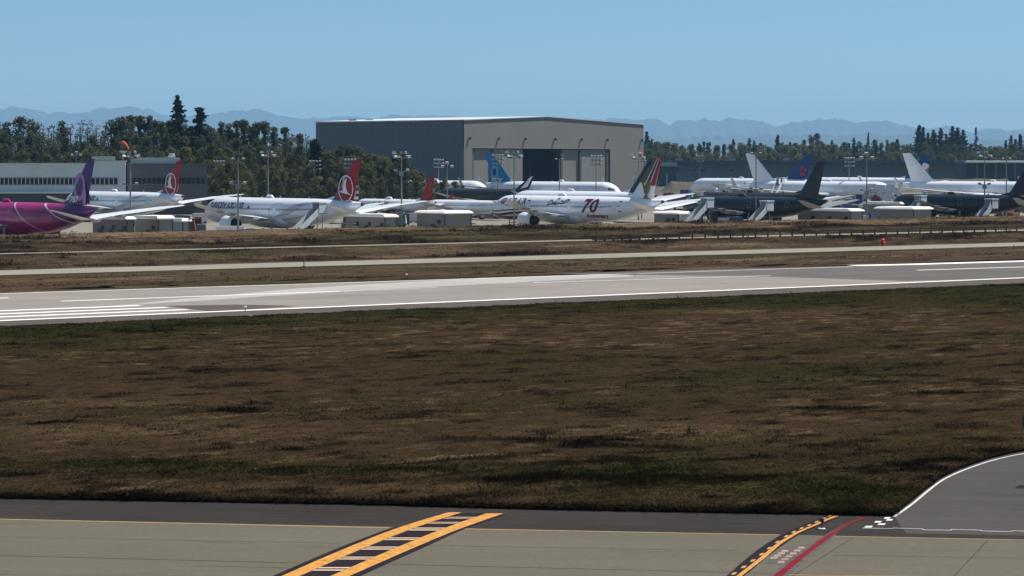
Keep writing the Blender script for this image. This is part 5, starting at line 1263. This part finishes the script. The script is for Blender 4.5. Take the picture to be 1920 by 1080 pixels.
def conifer_proto(seed, width=.17, low=.08, m=LEAFC, sparse=0.):
    rs = np.random.RandomState(seed); rng = random.Random(seed); Q = []; tr = MB(); tr.tube([(0, 0, 0), (0, 0, .5), (0, 0, .99)], [.017, .010, .002], 6)
    for i in range(340):
        if rng.random() < sparse: continue
        k = rng.random() ** 1.25; z = low + (1 - low) * k; a = rng.uniform(0, 2 * math.pi)
        l = (width * (1 - k) ** .8 + .008) * rng.uniform(.35, 1.3); ns = max(3, int(l / .010)); f = np.linspace(.1, 1, ns)
        p = np.stack([np.cos(a) * l * f, np.sin(a) * l * f, z - .30 * l * f + .12 * l * f ** 3], -1) + rs.normal(0, .005, (ns, 3))
        w_ = (.028 * (1 - .55 * f) + .010)[:, None] * rs.uniform(.6, 1.3, (ns, 1)) * (1.1 - .5 * k); dr = np.array([math.cos(a), math.sin(a), -.3]); sd = np.array([-math.sin(a), math.cos(a), 0])
        jit = rs.normal(0, .4, (ns, 3)); A_ = dr + jit * .5; B_ = sd + jit
        Q.append(np.stack([p - B_ * w_, p + A_ * w_ * .9, p + B_ * w_ - np.array([0, 0, .008]), p - A_ * w_ * .6 - np.array([0, 0, .012])], 1))
        Q.append(np.stack([p - B_ * w_ * .7 - np.array([0, 0, .018]), p + A_ * w_ * .5, p + B_ * w_ * .7 + np.array([0, 0, .006]), p - A_ * w_ * .6 - np.array([0, 0, .024])], 1))
    Q = np.concatenate(Q).reshape(-1, 3); crown = np_mesh('crown', Q, np.arange(len(Q)).reshape(-1, 4), m); return tr.mesh('trunk', BARK), crown
PROTO = {'dark': [broadleaf_proto(i, .32, .10, .3, LEAFD, 75, 60, .0135, .85) for i in range(4)], 'tall': [broadleaf_proto(20 + i, .17, .08, .4, LEAFD, 70, 55, .013, .62) for i in range(4)],
         'thin': [broadleaf_proto(30 + i, .26, .2, .8, LEAFB, 55, 26, .011, .8) for i in range(3)], 'olive': [broadleaf_proto(40 + i, .45, .05, .1, LEAFO) for i in range(4)],
         'fir': [conifer_proto(50 + i) for i in range(4)], 'sparse_fir': [conifer_proto(60 + i, .12, .12, LEAFC, .45) for i in range(2)]}
KIND = {'dark': ('broadleaf_tree', 'tree', 'dark green bushy tree'), 'tall': ('broadleaf_tree', 'tree', 'narrow dark green tree'), 'thin': ('broadleaf_tree', 'tree', 'thin-crowned brownish tree letting sky through'),
        'olive': ('shrub_tree', 'tree', 'low olive green bushy tree'), 'fir': ('fir_tree', 'tree', 'dark pointed fir'), 'sparse_fir': ('fir_tree', 'tree', 'thin sparse fir')}
trng = random.Random(77); TREES = 0
def tree(px, ytop, D, kind, where, group, wide=1.):
    global TREES
    tr, cr = trng.choice(PROTO[kind]); nm, cat, base = KIND[kind]; hgt = H + (YH - ytop) * D / F; hgt *= 1.02
    c = P(px, YH, D); c.z = -.2
    t = thing(nm, base + ' ' + where, cat, c, trng.uniform(0, 6.28), group)
    sx = hgt * wide * trng.uniform(.9, 1.1); t.scale = (sx, sx, hgt)
    link('trunk', tr, t); link('crown', cr, t); TREES += 1; return t
GL = 'trees of the wood behind the office buildings'; GR = 'trees along the far right skyline'; GH = 'bushy trees in front of the hangar side wall'
tree(334, 182, 1060, 'fir', 'standing tallest of all on the left', GL, 1.25); tree(374, 204, 1050, 'fir', 'second tallest, broad-based, right of the tallest fir', GL, 1.75)
for px_, yt, k in ((-40, 228, 'dark'), (-12, 226, 'dark'), (12, 228, 'tall'), (38, 219, 'dark'), (62, 223, 'dark'), (82, 236, 'thin'), (100, 232, 'thin'), (118, 226, 'tall'), (132, 232, 'thin'), (150, 226, 'thin'), (163, 226, 'thin'), (180, 235, 'thin'), (196, 232, 'thin'), (212, 224, 'dark'), (228, 220, 'dark'), (246, 215, 'tall'),
                  (262, 217, 'tall'), (278, 216, 'tall'), (292, 224, 'tall'), (304, 228, 'tall'), (318, 226, 'tall'), (350, 232, 'dark'), (393, 238, 'dark'), (414, 228, 'tall'), (430, 231, 'tall'), (445, 226, 'tall'), (457, 224, 'tall'), (470, 236, 'tall'), (482, 229, 'tall'), (496, 227, 'tall'), (513, 237, 'tall'),
                  (535, 238, 'tall'), (548, 250, 'thin'), (562, 250, 'tall'), (576, 251, 'thin'), (590, 262, 'tall')):
    tree(px_, yt, 1080 + trng.uniform(-15, 15), k, 'on the skyline left of the hangar', GL, 1.0)
for i, px_ in enumerate(range(-30, 600, 17)):
    tree(px_ + trng.uniform(-5, 5), trng.uniform(246, 264) + (12 if px_ > 440 else 0), 1040 + trng.uniform(-12, 12), trng.choice(['dark', 'dark', 'tall', 'thin' if 60 < px_ < 230 else 'dark']), 'in the middle ranks of the left wood', GL, .95)
for i, px_ in enumerate(range(-25, 600, 19)):
    tree(px_ + trng.uniform(-6, 6), trng.uniform(268, 288), 1000 + trng.uniform(-12, 12), trng.choice(['olive', 'dark', 'olive']) if px_ > 200 else trng.choice(['dark', 'dark', 'olive']), 'in the front ranks of the left wood', GL, .9)
for i, px_ in enumerate(range(395, 880, 19)):
    if px_ < 620: yt = trng.uniform(298, 318)
    elif px_ < 760: yt = trng.uniform(284, 304)
    else: yt = 316 + (px_ - 760) * .3 + trng.uniform(-4, 8)
    tree(px_ + trng.uniform(-5, 5), yt, 905 + trng.uniform(-15, 10), trng.choice(['olive', 'dark', 'olive', 'olive']), 'in front of the hangar bushes and wood edge', GH, .95)
for i, px_ in enumerate(range(402, 860, 24)):
    tree(px_ + trng.uniform(-5, 5), 336 + trng.uniform(-6, 6), 882 + trng.uniform(-8, 8), trng.choice(['dark', 'olive', 'dark']), 'lowest before the hangar bushes and wood edge', GH, 1.2)
for px_, yt, k in ((600, 276, 'dark'), (618, 284, 'olive'), (640, 272, 'dark'), (655, 270, 'dark'), (671, 275, 'dark'), (690, 288, 'olive'), (706, 290, 'olive'), (722, 296, 'olive'), (740, 292, 'fir'), (748, 300, 'fir'), (776, 318, 'olive'), (592, 262, 'fir')):
    tree(px_, yt, 940 + trng.uniform(-10, 10), k, 'highest before the hangar side wall', GH, 1.1 if k != 'fir' else 1.5)
SK = [(1213, 248, 'fir'), (1222, 262, 'fir'), (1238, 268, 'dark'), (1252, 266, 'dark'), (1262, 270, 'tall'), (1278, 279, 'dark'), (1297, 276, 'dark'), (1310, 268, 'tall'), (1320, 265, 'tall'), (1330, 266, 'tall'), (1345, 273, 'dark'), (1358, 270, 'tall'), (1375, 262, 'fir'), (1388, 268, 'tall'),
      (1405, 260, 'fir'), (1414, 264, 'fir'), (1426, 268, 'dark'), (1440, 275, 'dark'), (1458, 254, 'fir'), (1468, 266, 'tall'), (1481, 267, 'fir'), (1495, 270, 'dark'), (1508, 262, 'dark'), (1521, 252, 'dark'), (1532, 250, 'dark'), (1544, 266, 'dark'), (1560, 264, 'fir'), (1576, 275, 'dark'), (1590, 268, 'dark'), (1601, 259, 'fir'), (1612, 264, 'dark'),
      (1628, 250, 'sparse_fir'), (1640, 262, 'dark'), (1652, 268, 'dark'), (1664, 262, 'tall'), (1674, 266, 'dark'), (1682, 262, 'fir'), (1694, 272, 'dark'), (1708, 270, 'fir'), (1723, 236, 'fir'), (1731, 240, 'fir'), (1740, 250, 'fir'), (1751, 245, 'fir'), (1764, 242, 'fir'), (1774, 252, 'fir'), (1786, 238, 'fir'), (1795, 241, 'fir'), (1806, 245, 'fir'),
      (1830, 240, 'sparse_fir'), (1846, 276, 'olive'), (1858, 273, 'dark'), (1872, 274, 'dark'), (1886, 264, 'fir'), (1896, 255, 'fir'), (1904, 262, 'fir'), (1913, 253, 'fir'), (1924, 258, 'fir'), (1940, 262, 'dark')]
for px_, yt, k in SK:
    big = 1718 < px_ < 1810
    tree(px_, yt, 2250 + trng.uniform(-30, 30), k, ('in the tall fir clump at the right' if big else 'on the skyline right of the hangar'), GR, (1.35 if k == 'fir' and big else 1.1 if k == 'fir' else .75))
for rank, (y0_, y1_, D_) in enumerate(((266, 277, 2190), (277, 289, 2130), (287, 298, 2090))):
    for px_ in range(1205, 1960, 15 + rank):
        tree(px_ + trng.uniform(-5, 5), trng.uniform(y0_, y1_), D_ + trng.uniform(-15, 15), trng.choice(['dark', 'dark', 'olive', 'fir'] if rank == 0 else ['dark', 'olive', 'olive', 'dark']), ('in the %s rank below the right skyline' % ('upper', 'middle', 'lower')[rank]), GR, 1.0)

# ------------------------------------------------------------------ mountains
ridge = [(-700, 215), (-400, 210), (-200, 212), (0, 205), (25, 199), (50, 202), (95, 214), (110, 210), (135, 213), (170, 208), (190, 203), (205, 204), (240, 200), (265, 203), (285, 204), (302, 216), (330, 219), (388, 217), (410, 211), (432, 210), (442, 205), (462, 207), (474, 202), (490, 205), (520, 218), (560, 222), (620, 221), (664, 217), (700, 222), (728, 216), (760, 217), (800, 216), (838, 218), (880, 222), (1000, 224), (1120, 224), (1150, 222), (1208, 226), (1225, 221), (1240, 228), (1255, 234), (1275, 224), (1300, 224), (1325, 222), (1345, 228), (1360, 224), (1372, 220), (1400, 225), (1430, 228), (1457, 237),
         (1490, 229), (1512, 226), (1532, 223), (1580, 224), (1610, 230), (1640, 228), (1658, 225), (1680, 229), (1712, 241), (1750, 240), (1772, 236), (1795, 238), (1825, 250), (1850, 240), (1865, 241), (1890, 244), (1920, 242), (2100, 232), (2400, 240), (2700, 236)]
def range_mesh(name, rdg, D, off, amp, seed, col):
    pxs = np.arange(-680, 2680, 2.5); yr = np.interp(pxs, [a for a, b in rdg], [b for a, b in rdg]) + off
    yr = yr + (fbm(pxs * .09, pxs * 0, 5, seed, .65) - .5) * amp * 1.7
    top = H + (YH - yr) * D / F; rows = 22; V = []
    for j in range(rows):
        k = j / (rows - 1); d = D - 5200 * (1 - k); x = (pxs - 960) * D / F
        zz = top * k ** 1.15 * (1 - .35 * (1 - k) * (fbm(pxs * .035 + 3, pxs * 0 + j * .55, 4, seed + 5) - .2) * 1.6 * (k < 1))
        V.append(np.stack([x, np.full_like(x, d), zz], -1))
    k2 = np.stack([(pxs - 960) * D / F, np.full_like(pxs, D + 3000), top * 0 - 1], -1); V.append(k2)
    V = np.concatenate(V); nc_ = len(pxs); idx = np.arange(len(V)).reshape(-1, nc_)
    FQ = np.stack([idx[:-1, :-1], idx[:-1, 1:], idx[1:, 1:], idx[1:, :-1]], -1).reshape(-1, 4)
    o = link(name, np_mesh(name, V, FQ, mat('mountain_forest_' + str(seed), col, .95, noise=.3, nscale=.0006), True)); return tag(o, kind='structure')
range_mesh('mountains', ridge, 40000, 0, 5, 3, (.035, .05, .045))
range_mesh('foothills', [(-700, 250), (300, 245), (600, 252), (1000, 255), (1250, 252), (1500, 248), (1700, 246), (1800, 252), (2000, 262), (2700, 256)], 27000, 6, 10, 9, (.035, .05, .04))

# ------------------------------------------------------------------ haze
mb = MB(); mb.box((0, 22600, 470), (98000, 47400, 943)); hz = mb.build('haze', None)
hm = bpy.data.materials.new('haze_air'); hm.use_nodes = True; n = hm.node_tree.nodes; n.clear(); o_ = n.new("ShaderNodeOutputMaterial"); v_ = n.new("ShaderNodeVolumePrincipled")
v_.inputs["Color"].default_value = (.34, .62, .92, 1); v_.inputs["Density"].default_value = HAZE_D; v_.inputs["Anisotropy"].default_value = 0.
hm.node_tree.links.new(v_.outputs[0], o_.inputs[1]); hz.data.materials.clear(); hz.data.materials.append(hm); tag(hz, kind='stuff')

# small service carts scattered on the apron
crng = random.Random(31); CARTM = [mat('cart_dark', (.03, .03, .035), .6), mat('cart_grey', (.12, .12, .125), .6), mat('cart_blue', (.03, .06, .15), .6), mat('cart_rust', (.16, .05, .03), .6), mat('cart_white', (.6, .6, .58), .6)]
CN = ['black', 'grey', 'blue', 'rust red', 'white']
for px0, px1, d0, d1, n_, wh in ((1245, 1330, 980, 1150, 14, 'near the blue service truck'), (1560, 1735, 900, 960, 24, 'under the wings of the white pair'), (835, 1000, 800, 900, 26, 'below the two jets in front of the hangar'), (1240, 1420, 740, 900, 26, 'between the falcon jet and the left tanker'), (1545, 1735, 700, 860, 40, 'among the stairs between the tankers'), (1760, 1915, 730, 860, 16, 'beneath the right white jet'), (640, 870, 640, 780, 26, 'around the sheds by the red-tailed narrow-body'), (205, 380, 600, 720, 22, 'below the left bird-ring jet'), (1320, 1420, 600, 625, 5, 'under the left tanker nose')):
    for i in range(n_):
        D_ = crng.uniform(d0, d1); c = P(crng.uniform(px0, px1), YH, D_); c.z = 0; k = crng.randrange(5); L_, W_, h_ = crng.uniform(2.2, 5), crng.uniform(1.5, 2.2), crng.uniform(1.0, 3.0) * (1.6 if d0 > 850 else 1)
        t = thing('service_cart', CN[k] + ' boxy service cart ' + wh, 'cart', c, crng.uniform(0, 3), 'service carts on the apron')
        mb = MB(); mb.box((0, 0, .45 + h_ / 2), (L_, W_, h_), taper=crng.uniform(.8, 1)); mb.build('body', CARTM[k], t)
        mb = MB(); mb.box((0, 0, .4), (L_ + .3, W_ * .9, .14)); mb.tube([(L_ / 2 + .1, 0, .4), (L_ / 2 + 1.3, 0, .25)], .06, 5); mb.build('chassis', DARKSTEEL, t)
        wheels4(t, L_ * .36, W_ * .42, .3)
